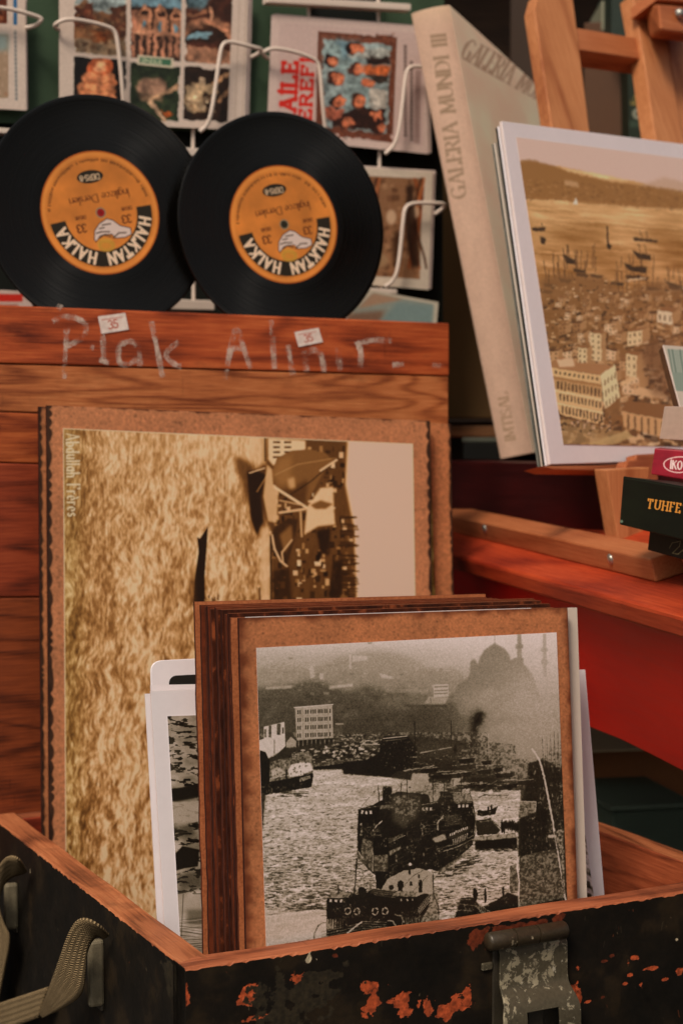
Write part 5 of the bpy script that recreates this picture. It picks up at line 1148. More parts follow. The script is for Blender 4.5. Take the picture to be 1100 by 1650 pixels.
# right-hand sheets behind the stack
mat_sheet('backing_board', [(640, 990), (929, 979), (949, 1560), (660, 1600)], FV + .008, .06, .0022, 'off-white backing sheet showing along the right edge of the harbour print', 'backing board', m=WHITE2)
RV = FV + .050
P = Pic([(700, 1100), (957, 1100), (975, 1560), (700, 1560)], 300, 400, [.5], 1); P.a[..., 0] = np.clip(.55 + (fbm(400, 300, 18, 30, 4, 91) - .5) * 1.6, 0, 1)
for y in (1330, 1365, 1405): P.poly([(930, y), (960, y - 6), (962, y + 14), (930, y + 16)], .12, .8, 1)
rs = mat_sheet('art_print', [(640, 1094), (942, 1079), (983, 1560), (660, 1560)], RV, .06, .0016, 'white print leaning right, slanted edge sticking out beyond the stack', 'art print', m_img('grey_print', P, .5), [(700, 1110), (936, 1300), (972, 1560), (700, 1560)])
# ------------------------------------------------------------------ tall sepia boards
BV = .392; BT = .02
BQ = [(76, 653), (693, 678), (703, 1540), (82, 1560)]
bb = thing('mounted_photograph', 'tall brown board with a sideways sepia sea photograph, leaning against the lid', 'mounted print', MB @ Matrix.Translation((.06, BV, -.1)), 'large sepia boards against the lid')
panel('board', MB, BQ, .004, m_img('tall_board', board_pic(BQ, 560, 760, (170, 110, 74), 81, (25, 7.5), 3), .72, .2, .3), EDGE2, bb, BV, BT, 4, .0005)
panel('photo_print', MB, [(102, 690), (665, 715), (677, 1480), (107, 1520)], .0003, m_img('sea_print', sea_print(), .5, .3), PAPER_E, bb, BV - .00045, BT, 6)
BQ2 = [(63, 655), (726, 683), (741, 1540), (70, 1560)]
b2 = thing('mounted_photograph', 'second tall scorched board, showing as strips on both sides of the sea photograph', 'mounted print', MB @ Matrix.Translation((.05, BV + .012, -.1)), 'large sepia boards against the lid')
pb = board_pic(BQ2, 560, 760, (168, 104, 66), 83, (24, 5), 3)
panel('board', MB, BQ2, .004, m_img('tall_board_behind', pb, .72, .2, .3), EDGE2, b2, BV + .012, BT, 4, .0005)
P = Pic([(640, 708), (699, 711), (710, 1200), (650, 1200)], 60, 480, [.5], 1); P.a[..., 0] = np.clip(.5 + (fbm(480, 60, 40, 6, 4, 95) - .5) * 1.3, 0, 1); g_ = sepia_ramp(P.a[..., 0]) * np.array([.92, 1.02, .72]); P.a = g_; P.ch = 3
panel('photo_print', MB, [(640, 708), (693, 711), (708, 1200), (650, 1200)], .0003, m_img('green_sepia_print', P, .5), PAPER_E, b2, BV + .0115, BT, 3)
# ------------------------------------------------------------------ records behind the top of the lid
def vinyl():
    t = NT('black_vinyl'); c = t.n('TexCoord'); sx = t.n('SeparateXYZ'); t.l(c.outputs['Object'], sx.inputs[0])
    r = t.math('SQRT', t.math('ADD', t.math('MULTIPLY', sx.outputs[0], sx.outputs[0]), t.math('MULTIPLY', sx.outputs[2], sx.outputs[2])))
    n1 = t.n('TexNoise', noise_dimensions='1D'); t.l(t.math('MULTIPLY', r, 520), n1.inputs['W']); n1.inputs['Scale'].default_value = 1; n1.inputs['Detail'].default_value = 2
    n2 = t.noise(t.coords(), 26, 5); n3 = t.noise(t.coords(), 500, 2)
    t.bump(n1.outputs['Fac'], .10, .0004)
    t.b.inputs['Anisotropic'].default_value = 0.92
    tg = t.n('Tangent', direction_type='RADIAL', axis='Y'); t.l(tg.outputs[0], t.b.inputs['Tangent'])
    col = t.mix(t.ramp(n2, [(.4, G(0)), (.8, G(1))]), C(5, 4, 3), C(8, 6, 4))
    return t.fin(col, t.math('ADD', t.math('MULTIPLY', n1.outputs['Fac'], .22), .18), .34)
VINYL = vinyl()
def record(px, py, y0, R, hole, seed, label, tl=.06):
    c = hit(MB, px, py, y0); n = MB @ Matrix.Translation(c) @ Matrix.Rotation(-math.atan(tl), 4, 'X')
    o = thing('vinyl_record', label, 'vinyl record', n, 'vinyl records standing behind the lid')
    h = .0016
    lathe('disc', [(.0032, -.0009), (R * .50, -.0009), (R * .535, -.0013), (R * .60, -.0010), (R * .955, -.0010), (R * .975, -.0016), (R * .992, -.0013), (R, 0), (R * .992, .0013), (R * .5, .001), (.0032, .001)], n, VINYL, o, 160)
    seg = 72; RL = R * .522; vs = [(.0006 * math.cos(a), -.0012, .0006 * math.sin(a)) for a in [2 * math.pi * k / seg for k in range(seg)]] + [(RL * math.cos(a), -.0012, RL * math.sin(a)) for a in [2 * math.pi * k / seg for k in range(seg)]]
    vs += [(x, -.0009, z) for x, _, z in vs]; fs = []
    for k in range(seg):
        q = (k + 1) % seg; fs += [(k, q, seg + q, seg + k), (2 * seg + k, 3 * seg + k, 3 * seg + q, 2 * seg + q), (seg + k, seg + q, 3 * seg + q, 3 * seg + k), (k, 2 * seg + k, 2 * seg + q, q)]
    uv = [(x / RL / 2 + .5, z / RL / 2 + .5) for x, _, z in vs]
    link('paper_label', recalc(mesh('paper_label', vs, fs, uv)), n, o, (m_img('record_label', record_label(seed, hole), .55, .3),))
    return c
record(162, 343, BD + .062, .1075, (130, 14, 16), 3, 'black record with orange label and red spindle hole, left above the chest lid')
record(457, 362, BD + .048, .1072, (40, 34, 22), 4, 'black record with orange label and dark spindle hole, overlapping the red-holed one')
# ------------------------------------------------------------------ postcard rack behind the chest
RY = .665; RT = .03
WIRE = m_plain('white_enamelled_wire', C(196, 178, 164), .4, .5, .06, 30, .1)
def green_mat(name, a, b):
    t = NT(name); n = t.noise(t.coords(), 9, 4); f = t.noise(t.coords(), 260, 3); t.bump(f, .2, .0006)
    return t.fin(t.mix(.15, t.ramp(n, [(.3, a), (.7, b)]), t.ramp(f, [(.3, a), (.7, b)])), .7, .25)
GREEN = green_mat('green_felt_board', C(38, 52, 36), C(58, 76, 56)); DGREEN = green_mat('dark_backing', C(9, 11, 7), C(14, 17, 11))
def rp(px, py, off=0.0): return hit(MB, px, py, RY - off, RT)
rack = thing('postcard_rack', 'white wire postcard rack on a dark green board, filled with colour postcards', 'postcard rack', MB @ Matrix.Translation((.1, RY, -HB)))
polypanel('green_panel', MB, [(-60, -90), (500, -90), (500, 200), (436, 215), (-60, 195)], .006, GREEN, rack, RY + .012, RT)
polypanel('green_panel', MB, [(618, -90), (715, -90), (715, 120), (618, 110)], .006, GREEN, rack, RY + .012, RT)
polypanel('backing_panel', MB, [(-80, -110), (712, -110), (714, 700), (-80, 700)], .008, DGREEN, rack, RY + .022, RT)
def wire(pts, off=.012, r=.0021, offs=None):
    P3 = [rp(x, y, (offs[i] if offs else off)) for i, (x, y) in enumerate(pts)]
    return tube('wire_holder', P3, r, WIRE, rack, MB, 10, 2)
wire([(-40, 10), (5, 12), (40, 20), (68, 29), (66, 34), (58, 42), (42, 45)], offs=[.016, .018, .018, .018, .018, .01, .004])
wire([(96, 48), (88, 44), (90, 38), (108, 30), (140, 34), (175, 43), (186, 50), (190, 68), (195, 110), (200, 175)], offs=[.002, .008, .014, .018, .018, .018, .018, .018, .017, .012])
wire([(405, 92), (414, 88), (425, 80), (400, 74), (368, 66), (358, 72), (354, 90), (346, 150), (340, 185), (334, 203), (322, 212)], offs=[.002, .008, .014, .018, .018, .018, .018, .018, .018, .014, .010])
wire([(432, 94), (424, 90), (424, 84), (438, 77), (470, 82), (500, 92), (513, 100), (516, 120), (519, 160), (524, 210)], offs=[.002, .008, .014, .018, .018, .018, .018, .018, .017, .012])
wire([(720, 118), (690, 110), (668, 106), (656, 110), (652, 130), (648, 170), (642, 215), (634, 236), (620, 248)], offs=[.018, .018, .018, .018, .018, .018, .018, .014, .010])
wire([(700, 345), (716, 334), (716, 328), (690, 327), (664, 327), (652, 334), (649, 355), (645, 400), (640, 438), (632, 454), (620, 462)], offs=[.002, .010, .016, .018, .018, .018, .018, .018, .018, .014, .010])
for x, y0, y1 in ((497, -20, 40), (609, -20, 48), (311, 195, 245), (312, 440, 500), (611, 235, 300), (612, 440, 500)):
    wire([(x, y0), (x, (y0 + y1) / 2), (x, y1)], off=-.003, r=.002)
def tray(quad): panel('card_tray', MB, quad, .012, WIRE, WIRE, rack, RY - .012, RT, 1, .001)
tray([(-60, 200), (20, 207), (20, 216), (-60, 210)]); tray([(272, 236), (340, 240), (342, 252), (272, 250)]); tray([(250, 481), (346, 484), (346, 500), (250, 498)]); tray([(430, -8), (662, 6), (662, 17), (430, 4)])
tray([(585, 463), (640, 466), (640, 474), (585, 472)]); 
def card(quad, pic, label, nstack=0, off=.004, group='postcards in the wire rack', name='postcard'):
    c = rp(*quad[3], off); o = thing(name, label, 'postcard', MB @ Matrix.Translation(c), group)
    pic.a = pic.a + (fbm(pic.h, pic.w, 3, 3, 2, 7)[..., None] - .5) * 12
    panel('card_face', MB, quad, .0008, m_img('postcard_print', pic, .45, .35), CARD_W, o, RY - off, RT, 4)
    for k in range(nstack):
        q = [(x + 2.2 * (k + 1), y - 1.0 * (k + 1)) for x, y in quad]
        panel('card_behind', MB, q, .0008, CARD_W, CARD_W, o, RY - off + .0016 * (k + 1), RT, 1)
    return o
def sc(P, q, f, seed, cols, n=60, smin=2, smax=9, al=.8, soft=.5):
    xs = [a[0] for a in q]; ys = [a[1] for a in q]; r = random.Random(seed)
    for i in range(n):
        x, y = r.uniform(min(xs), max(xs)), r.uniform(min(ys), max(ys)); a = r.uniform(smin, smax); b = r.uniform(smin, smax)
        P.poly([(x, y), (min(x + a, max(xs)), y + a * .1), (min(x + a, max(xs)), min(y + b, max(ys))), (x, min(y + b, max(ys)))], r.choice(cols), al, soft)
PW = (192, 172, 158)
# left card, cut by the frame
Q = [(-90, -12), (41, -2), (43, 178), (-90, 170)]; P = Pic(Q, 200, 270, PW)
P.rect(-90, -10, 12, 38, (84, 36, 18)); sc(P, [(-60, -10), (12, 38)], 0, 2, [(120, 60, 30), (50, 22, 12), (150, 90, 60)], 30)
P.rect(-90, 55, 14, 158, (150, 124, 100)); P.rect(-90, 55, 14, 82, (128, 140, 134), 1, 4); sc(P, [(-60, 80), (13, 156)], 0, 3, [(150, 110, 84), (110, 92, 76), (168, 140, 118)], 50)
P.rect(22, -5, 28, 40, (40, 92, 132)); P.line([(25, 50), (27, 160)], 4, (96, 102, 104), .8)
for i in range(16): P.line([(22, 50 + i * 7), (29, 50 + i * 7)], 1.6, PW, .8)
card(Q, P, 'postcard with a blue stripe, cut by the left edge of the photo', 1)
# six-view card of ruins
Q = [(96, -22), (400, -6), (394, 210), (96, 196)]; P = Pic(Q, 460, 330, PW)
P.poly([(120, -20), (204, -16), (203, 92), (120, 85)], (104, 70, 46)); P.poly([(120, -20), (204, -16), (204, 18), (178, 20), (150, 20), (136, -4), (120, 12)], (128, 138, 136), 1, 1.5)
P.poly([(136, 4), (152, 3), (152, 40), (136, 38)], (86, 44, 28)); P.poly([(180, 14), (204, 6), (204, 60), (188, 56), (178, 34)], (72, 40, 26)); P.poly([(120, 62), (204, 68), (204, 92), (120, 86)], (120, 100, 78), .9, 1); P.poly([(120, 10), (136, 14), (136, 48), (120, 46)], (70, 36, 22)); P.poly([(148, 48), (178, 52), (176, 72), (150, 68)], (110, 56, 28), 1, 1.5)
sc(P, [(121, 10), (203, 86)], 0, 5, [(150, 120, 90), (70, 40, 26), (120, 84, 58), (54, 30, 20)], 70, 2, 10, .5, 1)
P.poly([(212, -18), (293, -14), (292, 98), (211, 92)], (44, 26, 18)); P.poly([(212, -18), (293, -14), (293, 16), (212, 8)], (84, 108, 118), 1, .8)
for k in range(3):
    x = 224 + k * 26; y = 12 + k * 2.5; P.poly([(x - 2, y + 8), (x + 8, y - 6), (x + 20, y + 8), (x + 20, y + 42), (x - 2, y + 40)], (158, 106, 78), 1, .8); P.ell(x + 9, y + 8, 6, 4, (50, 26, 16)); P.rect(x + 5, y + 22, x + 11, y + 34, (84, 116, 128), 1, .8)
for k in range(7): x = 213 + k * 11.6; P.rect(x, 50, x + 6.5, 92, (164, 110, 84), 1, .8)
P.poly([(212, 46), (293, 52), (293, 60), (212, 54)], (168, 116, 88), 1, .8); P.poly([(212, 14), (222, 14), (222, 50), (212, 48)], (150, 98, 74), 1, .8)
P.poly([(300, -12), (377, -8), (374, 106), (299, 100)], (58, 30, 20)); P.poly([(300, -12), (344, -6), (330, 14), (300, 12)], (70, 100, 110), .8, 2); P.ell(335, 62, 44, 34, (126, 84, 62), 1, 1.5, 0, 180, 360); P.ell(335, 68, 38, 26, (44, 24, 14), 1, 1.5, 0, 180, 360)
P.poly([(300, 60), (318, 50), (340, 52), (332, 62), (300, 66)], (110, 140, 150), 1, 1); P.poly([(299, 74), (340, 76), (374, 84), (374, 106), (299, 100)], (132, 92, 70), 1, 1); P.line([(338, 15), (342, 30), (338, 40)], 6, (178, 126, 96)); P.line([(330, 34), (360, 46), (372, 60)], 7, (150, 100, 74)); P.line([(304, 26), (330, 18)], 6, (120, 78, 56))
P.poly([(120, 92), (204, 98), (202, 200), (120, 200)], (14, 10, 8)); P.ell(163, 108, 22, 16, (150, 72, 40), 1, 1); P.ell(163, 106, 11, 11, (206, 140, 100), 1, 2); P.poly([(136, 116), (150, 114), (160, 122), (180, 118), (186, 124), (188, 160), (126, 160), (128, 140)], (184, 112, 74), 1, 1.5); P.line([(134, 134), (186, 134)], 3, (150, 84, 52)); P.line([(130, 146), (188, 148)], 2.5, (160, 96, 60))
P.poly([(210, 100), (290, 106), (287, 196), (208, 190)], (34, 42, 26)); P.ell(245, 142, 26, 18, (134, 100, 80), 1, 2); P.poly([(222, 150), (262, 150), (262, 166), (224, 160)], (120, 92, 70), 1, 2); P.line([(240, 160), (288, 140)], 7, (160, 124, 94)); P.line([(240, 162), (266, 196)], 7, (166, 132, 104)); P.poly([(258, 176), (282, 186), (268, 190)], (150, 70, 28), 1, 1)
P.poly([(296, 108), (374, 112), (368, 198), (293, 192)], (36, 22, 14)); P.ell(326, 130, 6, 8, (190, 160, 130), 1, .8); P.poly([(300, 140), (322, 134), (352, 138), (348, 150), (326, 150), (330, 180), (300, 180), (296, 160)], (176, 146, 112), 1, 1.5); P.line([(345, 134), (372, 118)], 6, (150, 112, 80)); P.line([(352, 162), (372, 142)], 6, (130, 94, 66)); sc(P, [(300, 150), (345, 180)], 0, 6, [(206, 178, 146), (110, 76, 50)], 40, 2, 6, .6)
n_ = fbm(P.h, P.w, 14, 14, 4, 33)[..., None]; ph = np.abs(P.a - np.array(PW, float)).sum(-1) > 20
P.warp(5, 14, 31); P.a = np.where(np.abs(P.a - np.array(PW, float)).sum(-1, keepdims=True) > 20, P.a * (.62 + .8 * n_), P.a)
for a, b in (((120, 88), (204, 94)), ((206, 95), (378, 108))): P.line([a, b], 5, PW)
for a, b in (((207.5, -22), (206.5, 200)), ((296, -20), (292, 200))): P.line([a, b], 6.5, PW)
P.poly([(96, -22), (119, -22), (119, 200), (96, 200)], PW); P.poly([(375, -10), (400, -6), (394, 210), (366, 210)], PW); P.poly([(96, 194), (294, 196), (370, 201), (394, 212), (96, 212)], PW)
for x0, x1 in ((397, 396), (386, 384)): P.line([(x0, -4), (x1 - 6, 208)], 1.2, (150, 126, 106), .7)
P.poly([(222, 88), (280, 94), (279, 110), (221, 104)], (186, 172, 148)); P.poly([(226, 92), (276, 96), (275, 106), (225, 101)], (58, 98, 72)); P.text('EPHESUS', 229, 100.5, (1, .09), 6, (180, 180, 150), .2, gap=.2)
card(Q, P, 'large postcard with six framed views of stone ruins', 3)
# card with a group portrait, lying on its side
Q = [(438, 24), (668, 42), (692, 248), (430, 222)]
Q = [(438, 24), (684, 44), (690, 248), (430, 222)]; P = Pic(Q, 400, 340, (190, 166, 156))
P.poly([(450, 36), (684, 54), (682, 236), (444, 212)], (182, 156, 148), .8, .6)
P.text('AİLE', 475, 178, (.05, -1), 23, (190, 36, 24), .33, .24, 2, gap=.40, wide=1.15); P.text('ŞEREFİ', 499, 214, (.05, -1), 18, (190, 36, 24), .33, .24, 2, gap=.52, wide=1.45)
P.poly([(512, 50), (639, 60), (632, 230), (508, 214)], (96, 52, 36)); sc(P, [(512, 52), (636, 226)], 0, 8, [(120, 70, 50), (70, 34, 24), (140, 88, 66)], 260, 1.5, 4, .7, .3)
P.poly([(521, 62), (630, 72), (624, 216), (518, 202)], (134, 146, 144)); P.poly([(521, 62), (580, 68), (566, 120), (540, 118), (521, 100)], (122, 140, 138), .8, 5); P.poly([(540, 64), (575, 66), (560, 100)], (80, 112, 128), .6, 4)
for q, c in (([(560, 74), (630, 80), (628, 96), (590, 92), (560, 94)], (150, 150, 142)), ([(590, 90), (628, 94), (628, 104), (592, 104)], (34, 22, 18)), ([(585, 104), (628, 106), (626, 120), (586, 118)], (170, 84, 44)), ([(590, 118), (626, 120), (625, 136), (600, 132)], (46, 36, 30)), ([(558, 128), (600, 122), (605, 150), (575, 196), (545, 180), (556, 150)], (118, 132, 130)), ([(596, 142), (624, 144), (622, 176), (598, 172)], (170, 160, 148)), ([(538, 190), (560, 180), (580, 172), (622, 176), (620, 212), (536, 204)], (40, 20, 14)), ([(518, 170), (552, 176), (548, 196), (518, 190)], (156, 84, 62))): P.poly(q, c, 1, 1)
for x, y, rx, ry, hair in ((536, 98, 10, 9, (34, 16, 12)), (573, 78, 12, 10, (30, 14, 10)), (575, 112, 11, 10, (60, 28, 18)), (543, 126, 12, 10, (60, 28, 18)), (545, 162, 11, 10, (28, 14, 10)), (580, 162, 12, 10, (70, 36, 22)), (604, 184, 11, 9, (36, 18, 12)), (560, 198, 12, 9, (40, 18, 12)), (614, 204, 10, 9, (40, 18, 12)), (597, 134, 8, 6, (176, 92, 60))):
    P.ell(x - 3, y, rx + 1.5, ry + 1.5, hair, 1, .8); P.ell(x + 1, y + .5, rx - 1.5, ry - 1.5, (190, 104, 70), 1, .8); P.ell(x + 2, y + 1, 3, 3, (212, 130, 92), .6, 1.2); P.line([(x - 1, y - 4), (x - 1, y + 4)], 1.4, (80, 34, 22), .6)
n_ = fbm(P.h, P.w, 10, 10, 4, 34)[..., None]; ins = ((P.X > 516) & (P.X < 632) & (P.Y > 56) & (P.Y < 224)); kk = P.a.copy(); P.warp(6, 14, 32)
P.a = np.where(ins[..., None], P.a * (.70 + .62 * n_), kk)
for i in range(3):
    x = 650 + i * 10; y = 72 + i * 26
    for k in range(24 - i * 2):
        if y > 222: break
        P.rect(x, y, x + 4.5, y + 5, (66, 50, 46) if i < 2 else (120, 96, 88), .8, .4); y += 6.2
P.poly([(668, 112), (678, 113), (676, 232), (666, 230)], (134, 108, 102), .8, 1)
card(Q, P, 'postcard with red sideways lettering and a framed group of people', 2)
# ornate brown card on the right
Q = [(560, 268), (697, 277), (690, 467), (560, 456)]; P = Pic(Q, 220, 300, (186, 170, 152))
P.poly([(560, 282), (680, 288), (676, 450), (560, 442)], (126, 88, 60)); sc(P, [(562, 286), (676, 446)], 0, 12, [(150, 104, 72), (92, 56, 34), (170, 130, 96), (64, 36, 20), (120, 84, 60)], 160, 3, 12, .55, 1)
for cx in (596, 668):
    for k in range(4): P.line([(cx + 10 * math.sin(a * .5 + k) + k * 3, 288 + a * 16) for a in range(10)], 4, [(134, 62, 26), (84, 40, 22), (160, 90, 50), (60, 30, 16)][k], .8)
P.ell(630, 350, 8, 12, (180, 146, 116), 1, 1.5); P.ell(668, 342, 7, 10, (186, 150, 120), 1, 1.5); P.poly([(655, 300), (664, 296), (672, 380), (676, 430), (664, 430), (652, 370)], (30, 16, 10), .8, 2); P.ell(612, 420, 14, 12, (150, 118, 86), .9, 3); P.ell(640, 400, 8, 30, (54, 32, 18), .8, 3)
card(Q, P, 'postcard of an ornate brown carved scene, low in the rack beside the book', 2)
# bottom row
Q = [(590, 466), (706, 487), (700, 560), (540, 540)]; P = Pic(Q, 240, 140, (178, 168, 150)); P.poly([(600, 472), (698, 490), (694, 540), (560, 530), (570, 500)], (134, 140, 130)); P.poly([(600, 472), (650, 482), (600, 492), (575, 498)], (156, 124, 100), 1, 2); P.poly([(560, 505), (620, 500), (600, 545), (545, 540)], (120, 92, 74), 1, 3); P.poly([(640, 486), (698, 492), (694, 540), (610, 520)], (112, 132, 130), .9, 3)
card(Q, P, 'tilted postcard with pale blue-grey sky, bottom right of the rack above the lid', 0, .03)
Q = [(-80, 462), (50, 470), (56, 530), (-80, 530)]; P = Pic(Q, 180, 90, (188, 164, 154)); P.rect(-80, 474, 37, 486, (186, 42, 30), 1, .8); P.rect(-80, 490, 30, 494, (150, 70, 56), .6, 1)
card(Q, P, 'white card with a red bar, behind the left edge of the chest lid', 0, .03)
# ------------------------------------------------------------------ stall furniture on the right
def tabframe():
    a = W(1100, 995, 1.13); b = W(735, 895, 1.62); c = W(735, 859, 1.755); x = (a - b).normalized(); z = (c - b).cross(x); z = (z if z.z > 0 else -z).normalized()
    return a, b, x, z
ta, tb, tx, tz = tabframe()
tyy = tz.cross(tx)
MT = Matrix((tx, tyy, tz)).transposed().to_4x4(); MT.translation = ta          # x towards the viewer along the front edge, y away under the easel, z up
RED_TOP = m_wood('red_stained_top', C(104, 24, 10), C(150, 50, 22), C(170, 66, 32), 'x', .8, .5, 14., ring=4, dirt=.3)
def redpaint(name, a, b, rough=.5):
    t = NT(name); n = t.noise(t.coords((1, 3, 3)), 7, 5); f = t.noise(t.coords((4, 60, 60)), 3, 4); t.bump(f, .25, .001)
    return t.fin(t.mix(.3, t.ramp(n, [(.3, a), (.7, b)]), t.ramp(f, [(.3, a), (.7, b)])), t.math('ADD', t.math('MULTIPLY', f, .2), rough - .1), .35)
RED_AP = redpaint('red_painted_apron', C(150, 12, 7), C(182, 26, 14)); RED_BOX = redpaint('dark_red_lacquer', C(30, 1, 1), C(56, 4, 3))
table = thing('red_table', 'red painted table with an orange-red top, its edge running away behind the picture boards', 'table', MT @ Matrix.Translation((0, 0, -(ta.z))))
eb = hit(MT, 1100, 1031); tth = -eb.z; ab = hit(MT, 1100, 1240, .012).z
box('table_top', MT, (-1.0, 0, -tth), (.35, .62, 0), RED_TOP, table, .003)
# apron with a slightly bowed lower edge
az = [hit(MT, x, y, .012) for x, y in ((760, 1095), (880, 1140), (940, 1168), (1000, 1192), (1060, 1222), (1100, 1243))]
pts = [(-1.0, az[0].z)] + [(p.x, p.z) for p in az] + [(.33, az[-1].z), (.33, -tth - .0005), (-1.0, -tth - .0005)]
vs = [(x, .012, z) for x, z in pts] + [(x, .032, z) for x, z in pts]; n = len(pts)
link('apron', recalc(mesh('apron', vs, [tuple(range(n)), tuple(range(2 * n - 1, n - 1, -1))] + [(i, (i + 1) % n, n + (i + 1) % n, n + i) for i in range(n)])), MT, table, (RED_AP,), .001)
for x in (-.9, .27):
    for y in (.05, .55): box('leg', MT, (x, y, -ta.z + .002), (x + .04, y + .04, -tth - .001), RED_BOX, table, .002)
# things under the table
DKW = m_wood('dark_shelf_wood', C(20, 9, 4), C(46, 22, 10), C(62, 32, 16), 'x', 1, .7, 3.)
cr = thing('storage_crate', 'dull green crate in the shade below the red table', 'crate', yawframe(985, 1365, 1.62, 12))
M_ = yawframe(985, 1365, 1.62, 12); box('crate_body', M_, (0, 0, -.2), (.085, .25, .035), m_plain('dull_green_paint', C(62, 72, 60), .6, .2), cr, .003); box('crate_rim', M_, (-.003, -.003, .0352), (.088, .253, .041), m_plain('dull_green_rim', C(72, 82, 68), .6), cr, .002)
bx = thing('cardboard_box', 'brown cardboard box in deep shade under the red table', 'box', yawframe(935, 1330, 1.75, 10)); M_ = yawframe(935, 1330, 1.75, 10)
box('carton', M_, (-.05, 0, -.25), (.3, .25, .085), m_plain('brown_carton_card', C(120, 76, 46), .8, .15), bx, .002); box('carton_flap', M_, (-.05, -.04, .0855), (.3, .12, .088), m_plain('card_flap', C(150, 130, 100), .8, .15), bx, .001)  # carton is one plain brown, its flap a paler beige
# easel foot: wooden bar with two bolts
PINE = m_wood('easel_beech', C(128, 68, 36), C(164, 104, 64), C(182, 122, 80), 'z', .8, .5, 4., ring=5, dirt=.06)
PINEX = m_wood('easel_beech_rail', C(126, 64, 34), C(154, 88, 52), C(168, 104, 66), 'x', .8, .5, 6., ring=4, dirt=.06)
STEEL = m_plain('zinc_bolt', C(150, 148, 140), .3, .6, .2, 80, .1, .8)
easel = thing('tabletop_easel', 'beech wood easel holding the framed city print on the red table', 'easel', MT @ Matrix.Translation((-.3, .15, 0)))
fa = hit(MT, 1054, 940, .058); 
yb = .062
def tb_hit(px, py):     # on the table top plane z=0
    Mi = MT.inverted(); o = Mi @ EYE; r = Mi.to_3x3() @ ray(px, py); s = -o.z / r.z; return o + r * s
c0 = tb_hit(1056, 939); c1 = tb_hit(735, 859); bdx = (c1 - c0); bl = bdx.length; bx_ = (c0 - c1).normalized(); by_ = Vector((-bx_.y, bx_.x, 0))
MF = MT @ Matrix(((bx_.x, by_.x, 0, c0.x), (bx_.y, by_.y, 0, c0.y), (0, 0, 1, 0), (0, 0, 0, 1)))
hb = hit(MF, 1056, 903).z
box('foot_rail', MF, (-bl - .3, 0, .0002), (0, .026, hb), PINEX, easel, .0015)
for px, py in ((983, 901), (781, 852)):
    p = hit(MF, px, py); lathe('bolt', [(0, -.0022), (.0022, -.002), (.0042, -.0012), (.0048, .0002)], MF @ Matrix.Translation(p), STEEL, easel, 20)
# prints on the easel
MP = frame3((885, 748, 1.42), (1100, 737, 1.60), (808, 195, 1.47))
CQ = [(808, 195), (1185, 243), (1205, 738), (886, 748)]
pr = thing('framed_city_print', 'sepia print of a harbour city with a wide white border, foremost on the easel', 'art print', MP, 'prints stacked on the easel')
panel('sheet', MP, CQ, .003, WHITE, PAPER_E, pr, 0, 0, 4, .0003)
panel('printed_picture', MP, [(831, 221), (1180, 266), (1205, 722), (907, 716)], .0002, m_img('city_print', city_print(), .5, .3), PAPER_E, pr, -.0004, 0, 6)
GREYP = m_plain('grey_print_edge', C(92, 92, 86), .6, .2, .5, 40); BLACKP = m_plain('black_print_edge', C(22, 22, 18), .5, .3)
for k, (q, m_, lab) in enumerate((([(803, 203), (1180, 248), (1200, 742), (880, 750)], WHITE, 'white sheet directly behind the city print on the easel'),
        ([(800, 206), (1180, 252), (1200, 744), (876, 752)], BLACKP, 'black-backed print second behind the city print on the easel'),
        ([(797, 230), (1180, 262), (1200, 745), (874, 752)], WHITE2, 'cream print third behind the city print, its edge a thin pale line'),
        ([(794, 232), (1180, 266), (1200, 746), (868, 752)], GREYP, 'grey-edged print rearmost of the stack on the easel'))):
    o = thing('art_print', lab, 'art print', MP @ Matrix.Translation((0, .004 + .004 * k, 0)), 'prints stacked on the easel')
    panel('sheet', MP, q, .0016, m_, m_, o, .004 + .0045 * k, 0, 2)
# easel posts behind the prints
ME = frame3((1012, 872, 1.51), (1100, 865, 1.56), (866, 0, 1.71))
polypanel('front_leg', ME, [(866, -10), (860, 14), (888, 200), (976, 753), (995, 868), (1018, 870), (1036, 856), (1046, 760), (950, 215), (922, -10)], .016, PINE, easel, 0, 0, .0015)
polypanel('rail', ME, [(925, 44), (1048, 65), (1048, 97), (932, 80)], .030, PINEX, easel, .0025, 0, .001)
polypanel('centre_post', ME, [(1018, -10), (1062, -10), (1100, 228), (1130, 400), (1080, 400), (1054, 215), (1036, 90)], .020, PINE, easel, -.003, 0, .0015)
polypanel('centre_post', ME, [(1072, 40), (1120, 40), (1150, 400), (1118, 400)], .016, PINE, easel, .004, 0, .0015)
def kb():
    f = [(1060, 8), (1130, 14), (1130, 56), (1063, 48)]; b = [(1034, 4), (1110, 10), (1110, 70), (1046, 62)]
    A = [hit(ME, *p, -.045) for p in f]; B = [hit(ME, *p, -.008) for p in b]
    link('clamp_block', recalc(mesh('clamp_block', A + B, [(0, 1, 2, 3), (7, 6, 5, 4), (0, 4, 5, 1), (1, 5, 6, 2), (2, 6, 7, 3), (3, 7, 4, 0)])), ME, easel, (PINEX,), .003)
    p = hit(ME, 1091, 24, -.046); lathe('clamp_knob', [(0, -.008), (.003, -.0075), (.0052, -.005), (.0058, -.002), (.004, 0)], ME @ Matrix.Translation(p), STEEL, easel, 28)
    A = [hit(ME, *p, -.040) for p in [(1060, -14), (1130, -10), (1130, 2), (1060, -3)]]; 
    polypanel('clamp_cap', ME, [(1058, -20), (1130, -16), (1130, 5), (1058, -1)], .04, PINEX, easel, -.042, 0, .001)
kb()
